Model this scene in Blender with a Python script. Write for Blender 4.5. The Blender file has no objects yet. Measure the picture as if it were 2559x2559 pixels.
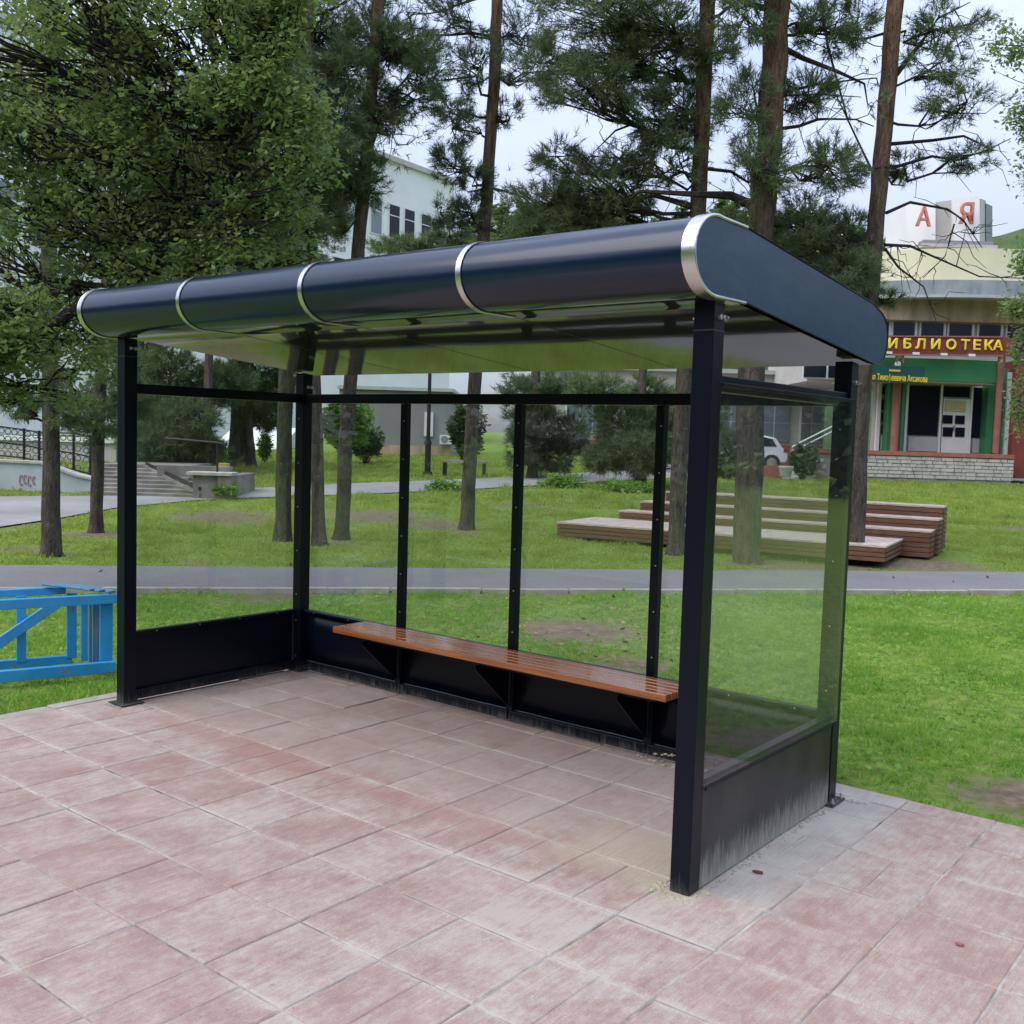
import bpy, bmesh, math, random
import numpy as np
from mathutils import Vector, Matrix
random.seed(7); rng = np.random.default_rng(7)
R = math.radians
sc = bpy.context.scene
C = sc.collection

# ------------------------------------------------------------------ camera
CAM = np.array([1.8186, -3.4161, 1.7228]); YAW, PITCH, ROLL, F = .6744, -.0732, .0304, 2587.34
cyw, syw = math.cos(YAW), math.sin(YAW)
FWD = np.array([-syw*math.cos(PITCH), cyw*math.cos(PITCH), math.sin(PITCH)])
RT = np.array([cyw, syw, 0.0]); UP = np.cross(RT, FWD); FH = np.array([-syw, cyw, 0.0])
cam_d = bpy.data.cameras.new('camera'); cam = bpy.data.objects.new('camera', cam_d); C.objects.link(cam)
cr, sr = math.cos(ROLL), math.sin(ROLL)
rx = cr*RT + sr*UP; ux = -sr*RT + cr*UP
cam.matrix_world = Matrix([[rx[0], ux[0], -FWD[0], CAM[0]], [rx[1], ux[1], -FWD[1], CAM[1]], [rx[2], ux[2], -FWD[2], CAM[2]], [0, 0, 0, 1]])
cam_d.sensor_width = 36; cam_d.lens = 36*F/2559; cam_d.clip_end = 2000; cam_d.clip_start = .05
sc.camera = cam

# ------------------------------------------------------------------ world, sun, exposure
SUN_EL, SUN_AZ = R(52), R(200)
w = bpy.data.worlds.new('World'); sc.world = w; w.use_nodes = True
nt = w.node_tree; nt.nodes.clear()
out = nt.nodes.new('ShaderNodeOutputWorld'); bg = nt.nodes.new('ShaderNodeBackground'); bg.inputs[1].default_value = .12
sky = nt.nodes.new('ShaderNodeTexSky'); sky.sky_type = 'NISHITA'; sky.sun_disc = False
sky.sun_elevation = SUN_EL; sky.sun_rotation = SUN_AZ; sky.air_density = 1.0; sky.dust_density = 2.0
tc = nt.nodes.new('ShaderNodeTexCoord'); mp = nt.nodes.new('ShaderNodeMapping'); mp.inputs['Scale'].default_value = (1, 1, 2.6)
nz = nt.nodes.new('ShaderNodeTexNoise'); nz.inputs['Scale'].default_value = 1.7; nz.inputs['Detail'].default_value = 6; nz.inputs['Roughness'].default_value = .55
cr_ = nt.nodes.new('ShaderNodeValToRGB'); cr_.color_ramp.elements[0].position = .38; cr_.color_ramp.elements[0].color = (.35, .35, .35, 1)
cr_.color_ramp.elements[1].position = .60; cr_.color_ramp.elements[1].color = (1, 1, 1, 1)
mx = nt.nodes.new('ShaderNodeMix'); mx.data_type = 'RGBA'; mx.inputs[7].default_value = (3.75, 4.25, 5.65, 1)
L = nt.links.new
L(tc.outputs['Generated'], mp.inputs[0]); L(mp.outputs[0], nz.inputs['Vector']); L(nz.outputs[0], cr_.inputs[0])
sz = nt.nodes.new('ShaderNodeSeparateXYZ'); L(tc.outputs['Generated'], sz.inputs[0])
mr = nt.nodes.new('ShaderNodeMapRange'); mr.inputs[1].default_value = 0; mr.inputs[2].default_value = 1; mr.inputs[3].default_value = .82; mr.inputs[4].default_value = 2.6; L(sz.outputs[2], mr.inputs[0])
vm = nt.nodes.new('ShaderNodeVectorMath'); vm.operation = 'SCALE'                       # an overcast sky is brightest overhead
L(cr_.outputs[0], mx.inputs[0]); L(sky.outputs[0], mx.inputs[6]); L(mx.outputs[2], vm.inputs[0]); L(mr.outputs[0], vm.inputs['Scale']); L(vm.outputs[0], bg.inputs[0]); L(bg.outputs[0], out.inputs[0])
sun_d = bpy.data.lights.new('sun', 'SUN'); sun_d.energy = 1.5; sun_d.angle = R(60); sun_d.color = (1, .96, .9)
sun = bpy.data.objects.new('sun', sun_d); C.objects.link(sun)
sdir = Vector((math.sin(SUN_AZ)*math.cos(SUN_EL), math.cos(SUN_AZ)*math.cos(SUN_EL), math.sin(SUN_EL)))
sun.rotation_euler = sdir.to_track_quat('Z', 'Y').to_euler()
sc.view_settings.view_transform = 'Standard'; sc.view_settings.look = 'None'; sc.view_settings.gamma = 1
sc.view_settings.use_curve_mapping = False; sc.view_settings.exposure = 0.48
sc.render.engine = 'CYCLES'; sc.cycles.max_bounces = 8; sc.cycles.transparent_max_bounces = 24

# ------------------------------------------------------------------ coordinates
def loc(u, v, z): p = CAM + RT*u + FH*v; return np.array([p[0], p[1], z])
def ray(x, y):
    X, Y = x-1279.5, y-1279.5
    a = cr*X + sr*Y; b = -sr*X + cr*Y
    return FWD + RT*a/F - UP*b/F
def P(x, y, v): d = ray(x, y); return CAM + d*(v/(d@FH))            # point seen at photo pixel (x,y), v metres ahead
def U(x, v, y=1090): return float((P(x, y, v)-CAM)@RT)
def Z(y, v, x=1280): return float(P(x, y, v)[2])
def G(x, y, z=0): d = ray(x, y); return CAM + d*((z-CAM[2])/d[2])
def D(x, y, v): return P(x*1.32453, y*1.32453, v)
def uv_of(p): q = np.asarray(p)-CAM; return float(q@RT), float(q@FH)
def sstep(a, b, x): t = np.clip((x-a)/(b-a), 0, 1); return t*t*(3-2*t)
def terr(u, v):
    l = np.interp(v, [0, 15, 18, 23, 25.5, 38, 60, 400], [0, 0, .08, .32, .45, .93, 1.2, 3.])
    r = np.interp(v, [0, 15, 20, 30, 37, 60, 400], [0, 0, .12, .40, .52, .62, 3.])
    k = sstep(0, 8, u - v*.06)
    return l*(1-k)+r*k - .02
def GT(x, y, lift=0.):
    z = 0.
    for _ in range(12):
        p = G(x, y, min(z, 1.5)); u, v = uv_of(p); z = .5*z+.5*float(terr(u, v))
    p[2] = z+lift; return p
def onT(u, v, lift=0.): return loc(u, v, float(terr(u, v))+lift)

# ------------------------------------------------------------------ materials
def newmat(name, base=(.5, .5, .5), rough=.6, metal=0., spec=.5, coat=0.):
    m = bpy.data.materials.new(name); m.use_nodes = True
    b = m.node_tree.nodes['Principled BSDF']
    b.inputs['Base Color'].default_value = (*base, 1); b.inputs['Roughness'].default_value = rough
    b.inputs['Metallic'].default_value = metal; b.inputs['Specular IOR Level'].default_value = spec
    b.inputs['Coat Weight'].default_value = coat
    return m, m.node_tree, b
def N(nt, t, **kw):
    n = nt.nodes.new(t)
    for k, v in kw.items(): setattr(n, k, v)
    return n
def coords(nt, scale=(1, 1, 1), space='Object', rot=(0, 0, 0)):
    if space == 'World': g = N(nt, 'ShaderNodeNewGeometry'); o = g.outputs['Position']
    else: g = N(nt, 'ShaderNodeTexCoord'); o = g.outputs[space]
    m = N(nt, 'ShaderNodeMapping'); m.inputs['Scale'].default_value = scale; m.inputs['Rotation'].default_value = rot
    nt.links.new(o, m.inputs[0]); return m.outputs[0]
def noise(nt, vec, scale, detail=4, rough=.6):
    n = N(nt, 'ShaderNodeTexNoise'); n.inputs['Scale'].default_value = scale; n.inputs['Detail'].default_value = detail
    n.inputs['Roughness'].default_value = rough; nt.links.new(vec, n.inputs['Vector']); return n.outputs[0]
def ramp(nt, fac, stops):
    r = N(nt, 'ShaderNodeValToRGB'); e = r.color_ramp.elements
    while len(e) < len(stops): e.new(.5)
    for k, (p, c) in enumerate(stops):
        e[k].position = p; e[k].color = (*c, 1) if hasattr(c, '__len__') else (c, c, c, 1)
    nt.links.new(fac, r.inputs[0]); return r.outputs[0]
def mix(nt, fac, a, b, mode='MIX'):
    m = N(nt, 'ShaderNodeMix', data_type='RGBA', blend_type=mode)
    for s, v in ((0, fac), (6, a), (7, b)):
        if hasattr(v, 'is_output') or isinstance(v, bpy.types.NodeSocket): nt.links.new(v, m.inputs[s])
        elif hasattr(v, '__len__'): m.inputs[s].default_value = (*v, 1)
        else: m.inputs[s].default_value = v
    return m.outputs[2]
def math_(nt, op, a, b=None, clamp=False):
    m = N(nt, 'ShaderNodeMath', operation=op, use_clamp=clamp)
    for s, v in ((0, a), (1, b)):
        if v is None: continue
        if isinstance(v, bpy.types.NodeSocket): nt.links.new(v, m.inputs[s])
        else: m.inputs[s].default_value = v
    return m.outputs[0]
def bump(nt, b, h, strength=.3, dist=.01):
    n = N(nt, 'ShaderNodeBump'); n.inputs['Strength'].default_value = strength; n.inputs['Distance'].default_value = dist
    nt.links.new(h, n.inputs['Height']); nt.links.new(n.outputs[0], b.inputs['Normal'])
def simple(name, c1, c2, scale=6, rough=.7, bs=.15, stretch=(1, 1, 1), spec=.4, metal=0., coat=0., space='World', dist=.01):
    m, nt, b = newmat(name, c1, rough, metal, spec, coat)
    v = coords(nt, stretch, space); n = noise(nt, v, scale, 6)
    nt.links.new(ramp(nt, n, [(.3, c1), (.7, c2)]), b.inputs['Base Color'])
    if bs: bump(nt, b, noise(nt, v, scale*4, 4), bs, dist)
    return m
def zout(nt):
    g = N(nt, 'ShaderNodeNewGeometry'); s = N(nt, 'ShaderNodeSeparateXYZ'); nt.links.new(g.outputs['Position'], s.inputs[0]); return s.outputs

M = {}
# powder-coated navy steel, splashed with dust near the ground
m, nt, b = newmat('navy_steel', (.006, .008, .016), .34, 0, .2)
o = zout(nt); v = coords(nt, (45, 45, 5), 'World'); n1 = noise(nt, v, 1.4, 5, .7)
zz = math_(nt, 'MULTIPLY', o[2], -5.5); zz = math_(nt, 'ADD', zz, .70); zz = math_(nt, 'ADD', zz, math_(nt, 'MULTIPLY', math_(nt, 'SUBTRACT', n1, .5), 1.3))
dirt = ramp(nt, zz, [(.38, 0.), (.95, 1.)])
big = noise(nt, coords(nt, (3, 3, 3), 'World'), 1.5, 3)
dirt = math_(nt, 'MULTIPLY', dirt, ramp(nt, big, [(.35, .25), (.6, .85)]))
nt.links.new(mix(nt, dirt, (.003, .005, .011), (.17, .165, .14)), b.inputs['Base Color'])
nt.links.new(math_(nt, 'ADD', math_(nt, 'MULTIPLY', dirt, .5), .3, True), b.inputs['Roughness'])
M['navy'] = m
# outer panel with more dust
m, nt, b = newmat('dusty_navy_panel', (.02, .022, .028), .4, 0, .35)
o = zout(nt); v = coords(nt, (70, 70, 7), 'World'); n1 = noise(nt, v, 1.2, 6, .75)
zz = math_(nt, 'ADD', math_(nt, 'MULTIPLY', o[2], -4.0), .93)
zz = math_(nt, 'ADD', zz, math_(nt, 'MULTIPLY', math_(nt, 'SUBTRACT', n1, .5), 1.5))
d1 = ramp(nt, zz, [(.35, 0.), (.9, .8)])
d2 = ramp(nt, noise(nt, coords(nt, (4, 4, 3), 'World'), 1., 5), [(.4, 0.), (.75, .08)])
dd = math_(nt, 'ADD', d1, d2, True)
nt.links.new(mix(nt, dd, (.014, .016, .022), (.40, .395, .33)), b.inputs['Base Color'])
nt.links.new(math_(nt, 'ADD', math_(nt, 'MULTIPLY', dd, .4), .34, True), b.inputs['Roughness'])
M['panel'] = m
m, nt, b = newmat('roof_gloss_navy', (.004, .014, .034), .2, .0, .45, .15)
b.inputs['Coat Roughness'].default_value = .08
rr = ramp(nt, noise(nt, coords(nt, (1, 9, 9), 'World'), 1.3, 4), [(.3, .14), (.7, .26)]); nt.links.new(rr, b.inputs['Roughness'])
M['roof'] = m
m, nt, b = newmat('roof_end_satin', (.018, .036, .062), .33, 0., .35)
s1 = ramp(nt, noise(nt, coords(nt, (1, 2, 5), 'World', (.3, 0, 0)), 2.2, 7, .7), [(.45, (.010, .040, .082)), (.8, (.04, .075, .115))])
nt.links.new(s1, b.inputs['Base Color']); M['roof_end'] = m
m, nt, b = newmat('ceiling_gloss', (.035, .038, .036), .06, 0., .36)
b.inputs['Metallic'].default_value = .03; b.inputs['Base Color'].default_value = (.022, .026, .022, 1)
bump(nt, b, noise(nt, coords(nt, (1.2, 2.5, 1), 'World'), 1.2, 3), .08, .01); M['ceiling'] = m
M['steel'] = simple('stainless_trim', (.62, .61, .58), (.75, .75, .74), 9, .24, .05, (4, 40, 40), .5, .95)
M['bolt'] = newmat('bolt_zinc', (.6, .6, .62), .3, .9)[0]
# varnished slats
m, nt, b = newmat('varnished_wood', (.36, .13, .035), .16, 0, .5, .5)
b.inputs['Coat Roughness'].default_value = .07
v = coords(nt, (2, 45, 45), 'World'); n1 = noise(nt, v, 1.1, 6, .65)
oi = N(nt, 'ShaderNodeObjectInfo')
c = ramp(nt, n1, [(.25, (.17, .05, .014)), (.55, (.38, .13, .035)), (.8, (.50, .20, .06))])
c = mix(nt, math_(nt, 'MULTIPLY', oi.outputs['Random'], .35), c, (.20, .06, .02)); nt.links.new(c, b.inputs['Base Color'])
bump(nt, b, n1, .1, .002); M['wood'] = m
# glass (thin, dusty)
def glass(name, dust, tint=(.965, .975, .97)):
    m = bpy.data.materials.new(name); m.use_nodes = True; nt = m.node_tree; nt.nodes.clear()
    out = N(nt, 'ShaderNodeOutputMaterial'); t = N(nt, 'ShaderNodeBsdfTransparent'); t.inputs[0].default_value = (*tint, 1)
    g = N(nt, 'ShaderNodeBsdfGlossy'); g.inputs['Roughness'].default_value = .015; g.inputs['Color'].default_value = (.95, .97, 1, 1)
    fr = N(nt, 'ShaderNodeFresnel'); gg = N(nt, 'ShaderNodeNewGeometry'); nt.links.new(math_(nt, 'SUBTRACT', 1.43, math_(nt, 'MULTIPLY', gg.outputs['Backfacing'], .7307)), fr.inputs[0])
    ms = N(nt, 'ShaderNodeMixShader'); nt.links.new(fr.outputs[0], ms.inputs[0]); nt.links.new(t.outputs[0], ms.inputs[1]); nt.links.new(g.outputs[0], ms.inputs[2])
    df = N(nt, 'ShaderNodeBsdfDiffuse'); df.inputs[0].default_value = (.55, .58, .58, 1)
    o = zout(nt)
    n1 = noise(nt, coords(nt, (2, 2, 2), 'World'), 1.6, 7, .65); n2 = noise(nt, coords(nt, (14, 14, 2), 'World', (.35, .2, 0)), 1.3, 6, .8)
    d = math_(nt, 'MULTIPLY', ramp(nt, n1, [(.3, .25), (.75, 1.)]), dust)
    st = math_(nt, 'MULTIPLY', ramp(nt, n2, [(.66, 0.), (.82, 1.)]), dust*2.6)
    low = ramp(nt, o[2], [(.40, 1.), (.95, .0)])
    d = math_(nt, 'ADD', d, math_(nt, 'MULTIPLY', st, low)); d = math_(nt, 'ADD', d, math_(nt, 'MULTIPLY', low, dust*.5), True)
    m2 = N(nt, 'ShaderNodeMixShader'); nt.links.new(d, m2.inputs[0]); nt.links.new(ms.outputs[0], m2.inputs[1]); nt.links.new(df.outputs[0], m2.inputs[2])
    nt.links.new(m2.outputs[0], out.inputs[0]); return m
M['glass'] = glass('shelter_glass', .022); M['glass_side'] = glass('side_glass', .018)
# paving
m, nt, b = newmat('red_slab', (.4, .24, .22), .8, 0, .3)
oi = N(nt, 'ShaderNodeObjectInfo'); rnd = oi.outputs['Random']; o = zout(nt)
addv = N(nt, 'ShaderNodeVectorMath', operation='ADD'); g = N(nt, 'ShaderNodeNewGeometry')
cmb = N(nt, 'ShaderNodeCombineXYZ'); nt.links.new(math_(nt, 'MULTIPLY', rnd, 37.), cmb.inputs[0]); nt.links.new(math_(nt, 'MULTIPLY', rnd, 91.), cmb.inputs[1])
nt.links.new(g.outputs['Position'], addv.inputs[0]); nt.links.new(cmb.outputs[0], addv.inputs[1])
def mapped(vec, s, rot=(0, 0, 0)):
    mm = N(nt, 'ShaderNodeMapping'); mm.inputs['Scale'].default_value = s; mm.inputs['Rotation'].default_value = rot; nt.links.new(vec, mm.inputs[0]); return mm.outputs[0]
streak = noise(nt, mapped(addv.outputs[0], (42, 3.2, 1), (0, 0, .04)), 1., 7, .72)
fine = noise(nt, mapped(addv.outputs[0], (120, 60, 1)), 1.6, 3, .7)
blot = noise(nt, mapped(addv.outputs[0], (3.5, 3.0, 1)), 1., 5, .6)
world = noise(nt, mapped(g.outputs['Position'], (.55, .75, 1), (0, 0, .5)), 1., 4, .55)
red = ramp(nt, blot, [(.3, (.29, .165, .135)), (.7, (.37, .235, .195))])
streak2 = noise(nt, mapped(addv.outputs[0], (95, 9, 1), (0, 0, -.03)), 1., 5, .8)
tco = N(nt, 'ShaderNodeTexCoord'); sx_ = N(nt, 'ShaderNodeSeparateXYZ'); nt.links.new(tco.outputs['Object'], sx_.inputs[0])
def edged(v_, lim): return math_(nt, 'SUBTRACT', lim/2, math_(nt, 'ABSOLUTE', math_(nt, 'SUBTRACT', v_, lim/2)))
ex, ey = edged(sx_.outputs[0], .4), edged(sx_.outputs[1], .4)
wear = math_(nt, 'MULTIPLY', math_(nt, 'SUBTRACT', noise(nt, mapped(addv.outputs[0], (8, 11, 1)), 1., 8, .8), .50), .16)
ey2 = math_(nt, 'SUBTRACT', ey, wear); ex2 = math_(nt, 'SUBTRACT', math_(nt, 'ADD', ex, .012), wear)
sand_e = math_(nt, 'MAXIMUM', ramp(nt, ey2, [(.0, 1.), (.034, 0.)]), math_(nt, 'MULTIPLY', ramp(nt, ex2, [(.0, 1.), (.026, 0.)]), .6))
f = math_(nt, 'ADD', math_(nt, 'MULTIPLY', streak, .6), math_(nt, 'MULTIPLY', blot, .8))
f = math_(nt, 'ADD', f, math_(nt, 'MULTIPLY', math_(nt, 'SUBTRACT', streak2, .5), .5)); f = math_(nt, 'ADD', f, math_(nt, 'MULTIPLY', math_(nt, 'SUBTRACT', fine, .5), .5))
f = math_(nt, 'ADD', f, math_(nt, 'MULTIPLY', math_(nt, 'SUBTRACT', rnd, .5), .16))
f = math_(nt, 'ADD', f, math_(nt, 'MULTIPLY', math_(nt, 'SUBTRACT', world, .5), .55))
mid = noise(nt, mapped(addv.outputs[0], (26, 15, 1), (0, 0, .2)), 1., 6, .75)
f = math_(nt, 'ADD', f, math_(nt, 'MULTIPLY', math_(nt, 'SUBTRACT', mid, .5), .9))
grv = ramp(nt, noise(nt, mapped(addv.outputs[0], (150, 2.2, 1)), 1., 3, .6), [(.36, 0.), (.46, 1.)])
dust = ramp(nt, f, [(.53, .06), (.72, .42), (.93, .9)])
dust = math_(nt, 'ADD', dust, math_(nt, 'MULTIPLY', math_(nt, 'MULTIPLY', sand_e, .8), ramp(nt, world, [(.42, 0.), (.62, 1.)])), True)
c = mix(nt, dust, red, (.46, .405, .34))
# trodden dusty area under the roof (greyer), kept clear along the drip line
def band(val, a, b_, s):
    p1 = math_(nt, 'MULTIPLY', math_(nt, 'SUBTRACT', val, a), s, True); p2 = math_(nt, 'MULTIPLY', math_(nt, 'SUBTRACT', b_, val), s, True)
    return math_(nt, 'MULTIPLY', p1, p2)
wob = math_(nt, 'MULTIPLY', math_(nt, 'SUBTRACT', noise(nt, mapped(g.outputs['Position'], (4, 4, 1)), 1., 4), .5), .22)
yw = math_(nt, 'ADD', o[1], wob); xw = math_(nt, 'ADD', o[0], wob)
ins = math_(nt, 'MULTIPLY', band(yw, .10, 1.6, 7.), band(xw, -3.9, .05, 7.))
grey = ramp(nt, noise(nt, mapped(g.outputs['Position'], (2.2, 6, 1), (0, 0, .7)), 1., 5), [(.3, (.30, .215, .18)), (.7, (.37, .325, .27))])
c = mix(nt, math_(nt, 'MULTIPLY', ins, .5), c, grey)
drip = math_(nt, 'MULTIPLY', band(yw, -.10, .10, 18.), band(o[0], -3.7, -.35, 6.))
c = mix(nt, math_(nt, 'MULTIPLY', drip, .45), c, (.33, .17, .14))
xw2 = math_(nt, 'ADD', o[0], math_(nt, 'MULTIPLY', math_(nt, 'SUBTRACT', noise(nt, mapped(g.outputs['Position'], (3, 3, 1)), 1., 7, .7), .5), .7))
cem = math_(nt, 'MULTIPLY', math_(nt, 'MULTIPLY', band(xw2, -.2, .40, 4.), band(yw, .0, 1.75, 7.)), ramp(nt, streak2, [(.25, .45), (.6, 1.)]))
c = mix(nt, math_(nt, 'MULTIPLY', cem, .85), c, ramp(nt, blot, [(.3, (.34, .345, .315)), (.7, (.50, .49, .42))]))
fr_ = math_(nt, 'MULTIPLY', band(xw, -.75, .08, 6.), band(yw, -.10, .5, 8.))
c = mix(nt, math_(nt, 'MULTIPLY', fr_, .5), c, (.42, .36, .25))
dots = ramp(nt, noise(nt, mapped(g.outputs['Position'], (22, 22, 1)), 1., 2, .4), [(.22, 0.), (.27, 1.)])
c = mix(nt, math_(nt, 'MULTIPLY', math_(nt, 'SUBTRACT', 1., dots), .5), c, (.16, .11, .09))
c = mix(nt, math_(nt, 'MULTIPLY', math_(nt, 'SUBTRACT', fine, .35, True), .35), c, (.62, .56, .50))
c = mix(nt, math_(nt, 'MULTIPLY', math_(nt, 'SUBTRACT', 1., grv), .16), c, (.20, .14, .115))
nt.links.new(c, b.inputs['Base Color'])
hh = math_(nt, 'ADD', math_(nt, 'ADD', streak, math_(nt, 'MULTIPLY', streak2, .6)), math_(nt, 'MULTIPLY', fine, .5)); bump(nt, b, hh, .8, .006)
M['slab'] = m
M['sand'] = simple('joint_sand', (.10, .075, .06), (.50, .46, .40), 5, .95, .3)
M['kerbstone'] = simple('pale_kerb', (.27, .24, .21), (.42, .38, .34), 5, .9, .3)
m, nt, b = newmat('asphalt', (.19, .19, .195), .9, 0, .3)
n1 = noise(nt, coords(nt, (1, 1, 1), 'World'), .8, 5); n2 = noise(nt, coords(nt, (1, 1, 1), 'World'), 60, 3, .8)
c = ramp(nt, n1, [(.3, (.145, .14, .135)), (.7, (.205, .198, .188))]); c = mix(nt, .35, c, ramp(nt, n2, [(.35, .08), (.65, .32)]))
nt.links.new(c, b.inputs['Base Color']); bump(nt, b, n2, .5, .01); M['asphalt'] = m
M['path2'] = simple('worn_path', (.20, .195, .185), (.31, .30, .285), .7, .9, .3)
# lawn soil
m, nt, b = newmat('lawn_soil', (.08, .1, .03), .95, 0, .2)
at = N(nt, 'ShaderNodeAttribute', attribute_name='soil'); vv = coords(nt, (1, 1, 1), 'World')
n1 = noise(nt, vv, .9, 6, .65); n2 = noise(nt, vv, 11, 5, .75)
gcol = ramp(nt, n2, [(.3, (.07, .12, .018)), (.55, (.17, .26, .035)), (.75, (.27, .35, .07))])
gcol = mix(nt, ramp(nt, n1, [(.45, 0.), (.75, .45)]), gcol, (.20, .21, .06))
scol = ramp(nt, n2, [(.3, (.085, .062, .042)), (.7, (.27, .21, .135))])
fac = math_(nt, 'ADD', at.outputs['Fac'], math_(nt, 'MULTIPLY', math_(nt, 'SUBTRACT', n2, .5), 1.7)); fac = ramp(nt, fac, [(.35, 0.), (.7, 1.)])
nt.links.new(mix(nt, fac, gcol, scol), b.inputs['Base Color']); bump(nt, b, n2, .8, .05); M['lawn'] = m
def leafmat(name, dark, light, scale=3., trans=.35, rough=.5):
    m = bpy.data.materials.new(name); m.use_nodes = True; nt = m.node_tree; b = nt.nodes['Principled BSDF']; out = nt.nodes['Material Output']
    v = coords(nt, (1, 1, 1), 'World'); n1 = noise(nt, v, scale, 3); n2 = noise(nt, v, scale*14, 2)
    n = math_(nt, 'ADD', math_(nt, 'MULTIPLY', n1, .5), math_(nt, 'MULTIPLY', n2, .5))
    c = ramp(nt, n, [(.36, dark), (.64, light)]); nt.links.new(c, b.inputs['Base Color']); b.inputs['Roughness'].default_value = rough
    b.inputs['Specular IOR Level'].default_value = .35
    t = N(nt, 'ShaderNodeBsdfTranslucent'); nt.links.new(mix(nt, .5, c, (light[0]*1.5, light[1]*1.6, light[2])), t.inputs[0])
    ms = N(nt, 'ShaderNodeMixShader'); ms.inputs[0].default_value = trans; nt.links.new(b.outputs[0], ms.inputs[1]); nt.links.new(t.outputs[0], ms.inputs[2])
    nt.links.new(ms.outputs[0], out.inputs[0]); return m
M['grass'] = leafmat('grass_blades', (.09, .15, .02), (.40, .46, .11), 1.6, .5, .55)
M['grass_near'] = leafmat('grass_blades_near', (.08, .22, .02), (.31, .47, .085), 1.1, .45, .55)
M['leaf'] = leafmat('broad_leaves', (.055, .095, .035), (.26, .34, .13), 3.2, .45, .42)
M['needle'] = leafmat('pine_needles', (.045, .078, .036), (.17, .225, .10), 2.4, .25)
M['needle2'] = leafmat('pine_needles_grey', (.055, .085, .05), (.16, .21, .12), 2.4, .28)
M['bush'] = leafmat('bush_leaves', (.07, .16, .02), (.22, .38, .05), 3, .4)
M['darkbush'] = leafmat('dark_bush_leaves', (.03, .06, .02), (.09, .14, .045), 3, .3)
M['farwood'] = leafmat('far_tree_leaves', (.06, .10, .035), (.17, .24, .085), .5, .3)
def bark(name, low, high, zlo, zhi, dark=(.03, .024, .02)):
    m, nt, b = newmat(name, low, .95, 0, .2)
    v = coords(nt, (9, 9, 2.2), 'World'); n1 = noise(nt, v, 1.5, 7, .72)
    vo = N(nt, 'ShaderNodeTexVoronoi', feature='DISTANCE_TO_EDGE'); nt.links.new(coords(nt, (14, 14, 3.4), 'World'), vo.inputs['Vector']); vo.inputs['Scale'].default_value = 1.6
    o = zout(nt); h = math_(nt, 'MULTIPLY', math_(nt, 'SUBTRACT', o[2], zlo), 1./(zhi-zlo), True)
    base = mix(nt, h, low, high); c = mix(nt, ramp(nt, n1, [(.35, .85), (.62, 0.)]), base, dark)
    c = mix(nt, math_(nt, 'MULTIPLY', ramp(nt, vo.outputs[0], [(.0, 1.), (.09, 0.)]), .35), c, dark)
    nt.links.new(c, b.inputs['Base Color'])
    bump(nt, b, math_(nt, 'ADD', n1, ramp(nt, vo.outputs[0], [(0, 0.), (.15, .25)])), .9, .04); return m
M['bark'] = bark('pine_bark', (.135, .112, .095), (.27, .155, .09), 3.5, 8)
M['bark_green'] = bark('mossy_bark', (.10, .11, .07), (.20, .11, .06), 4, 8)
M['bark_grey'] = bark('grey_bark', (.10, .095, .085), (.10, .095, .085), 1, 5)
M['bark_dark'] = bark('dark_branch_bark', (.05, .046, .04), (.05, .042, .036), 1, 5)
# buildings
M['white'] = simple('white_render', (.72, .72, .71), (.82, .82, .81), .5, .85, .05)
M['cream'] = simple('pale_render', (.44, .42, .38), (.54, .52, .48), .8, .85, .05)
M['grey_wall'] = simple('grey_render', (.22, .22, .22), (.29, .285, .28), 1.2, .9, .1, (1, 1, .3))
M['yellow'] = simple('pale_yellow_render', (.60, .56, .36), (.70, .66, .45), .9, .85, .05, (1, 1, .3))
M['eave'] = simple('blue_grey_eave', (.16, .20, .25), (.36, .36, .36), 2.2, .6, .05, (1, 1, .5))
M['tan'] = simple('stained_tan_render', (.30, .20, .125), (.56, .44, .31), 3.0, .9, .05, (1, 1, .18))
M['maroon'] = simple('maroon_paint', (.15, .028, .022), (.22, .045, .035), 2, .5, .0)
M['green'] = simple('green_fascia', (.02, .12, .045), (.05, .22, .09), .8, .45, 0)
M['dgreen'] = simple('dark_green_board', (.006, .055, .045), (.01, .075, .055), 2, .4, 0)
M['column'] = simple('brown_column', (.22, .085, .065), (.29, .12, .09), 3, .6, .05)
M['frame'] = simple('white_frame', (.62, .63, .60), (.70, .71, .68), 3, .5, 0)
M['greyframe'] = simple('grey_door_panel', (.36, .37, .35), (.44, .45, .43), 3, .5, 0)
M['letters'] = newmat('yellow_letters', (.80, .58, .04), .5)[0]
M['redlet'] = simple('faded_red_letters', (.50, .17, .12), (.62, .26, .20), 6, .7, 0)
m, nt, b = newmat('dark_window', (.010, .013, .022), .1, 0, .25); M['win'] = m
m, nt, b = newmat('pale_window', (.16, .19, .22), .12, 0, .7); M['winpale'] = m
M['stone'] = simple('pale_stone', (.33, .31, .27), (.52, .50, .45), 5, .9, .4)
M['stone2'] = simple('warm_stone', (.40, .36, .30), (.55, .52, .46), 5, .9, .4)
M['mortar'] = simple('wall_mortar', (.24, .23, .21), (.30, .29, .27), 5, .95, .2)
M['redcap'] = simple('red_coping', (.28, .085, .065), (.36, .14, .11), 4, .7, .1)
M['concrete'] = simple('stained_concrete', (.11, .10, .085), (.30, .28, .25), 1.6, .9, .3)
M['bluewhite'] = simple('painted_ramp_wall', (.33, .37, .40), (.48, .51, .53), 1.4, .85, .1)
M['ypaint'] = simple('ochre_paint', (.42, .30, .10), (.50, .37, .15), 3, .7, 0)
M['black'] = newmat('black_iron', (.012, .012, .014), .45)[0]
M['lattice'] = newmat('grey_iron_lattice', (.10, .10, .11), .5)[0]
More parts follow.
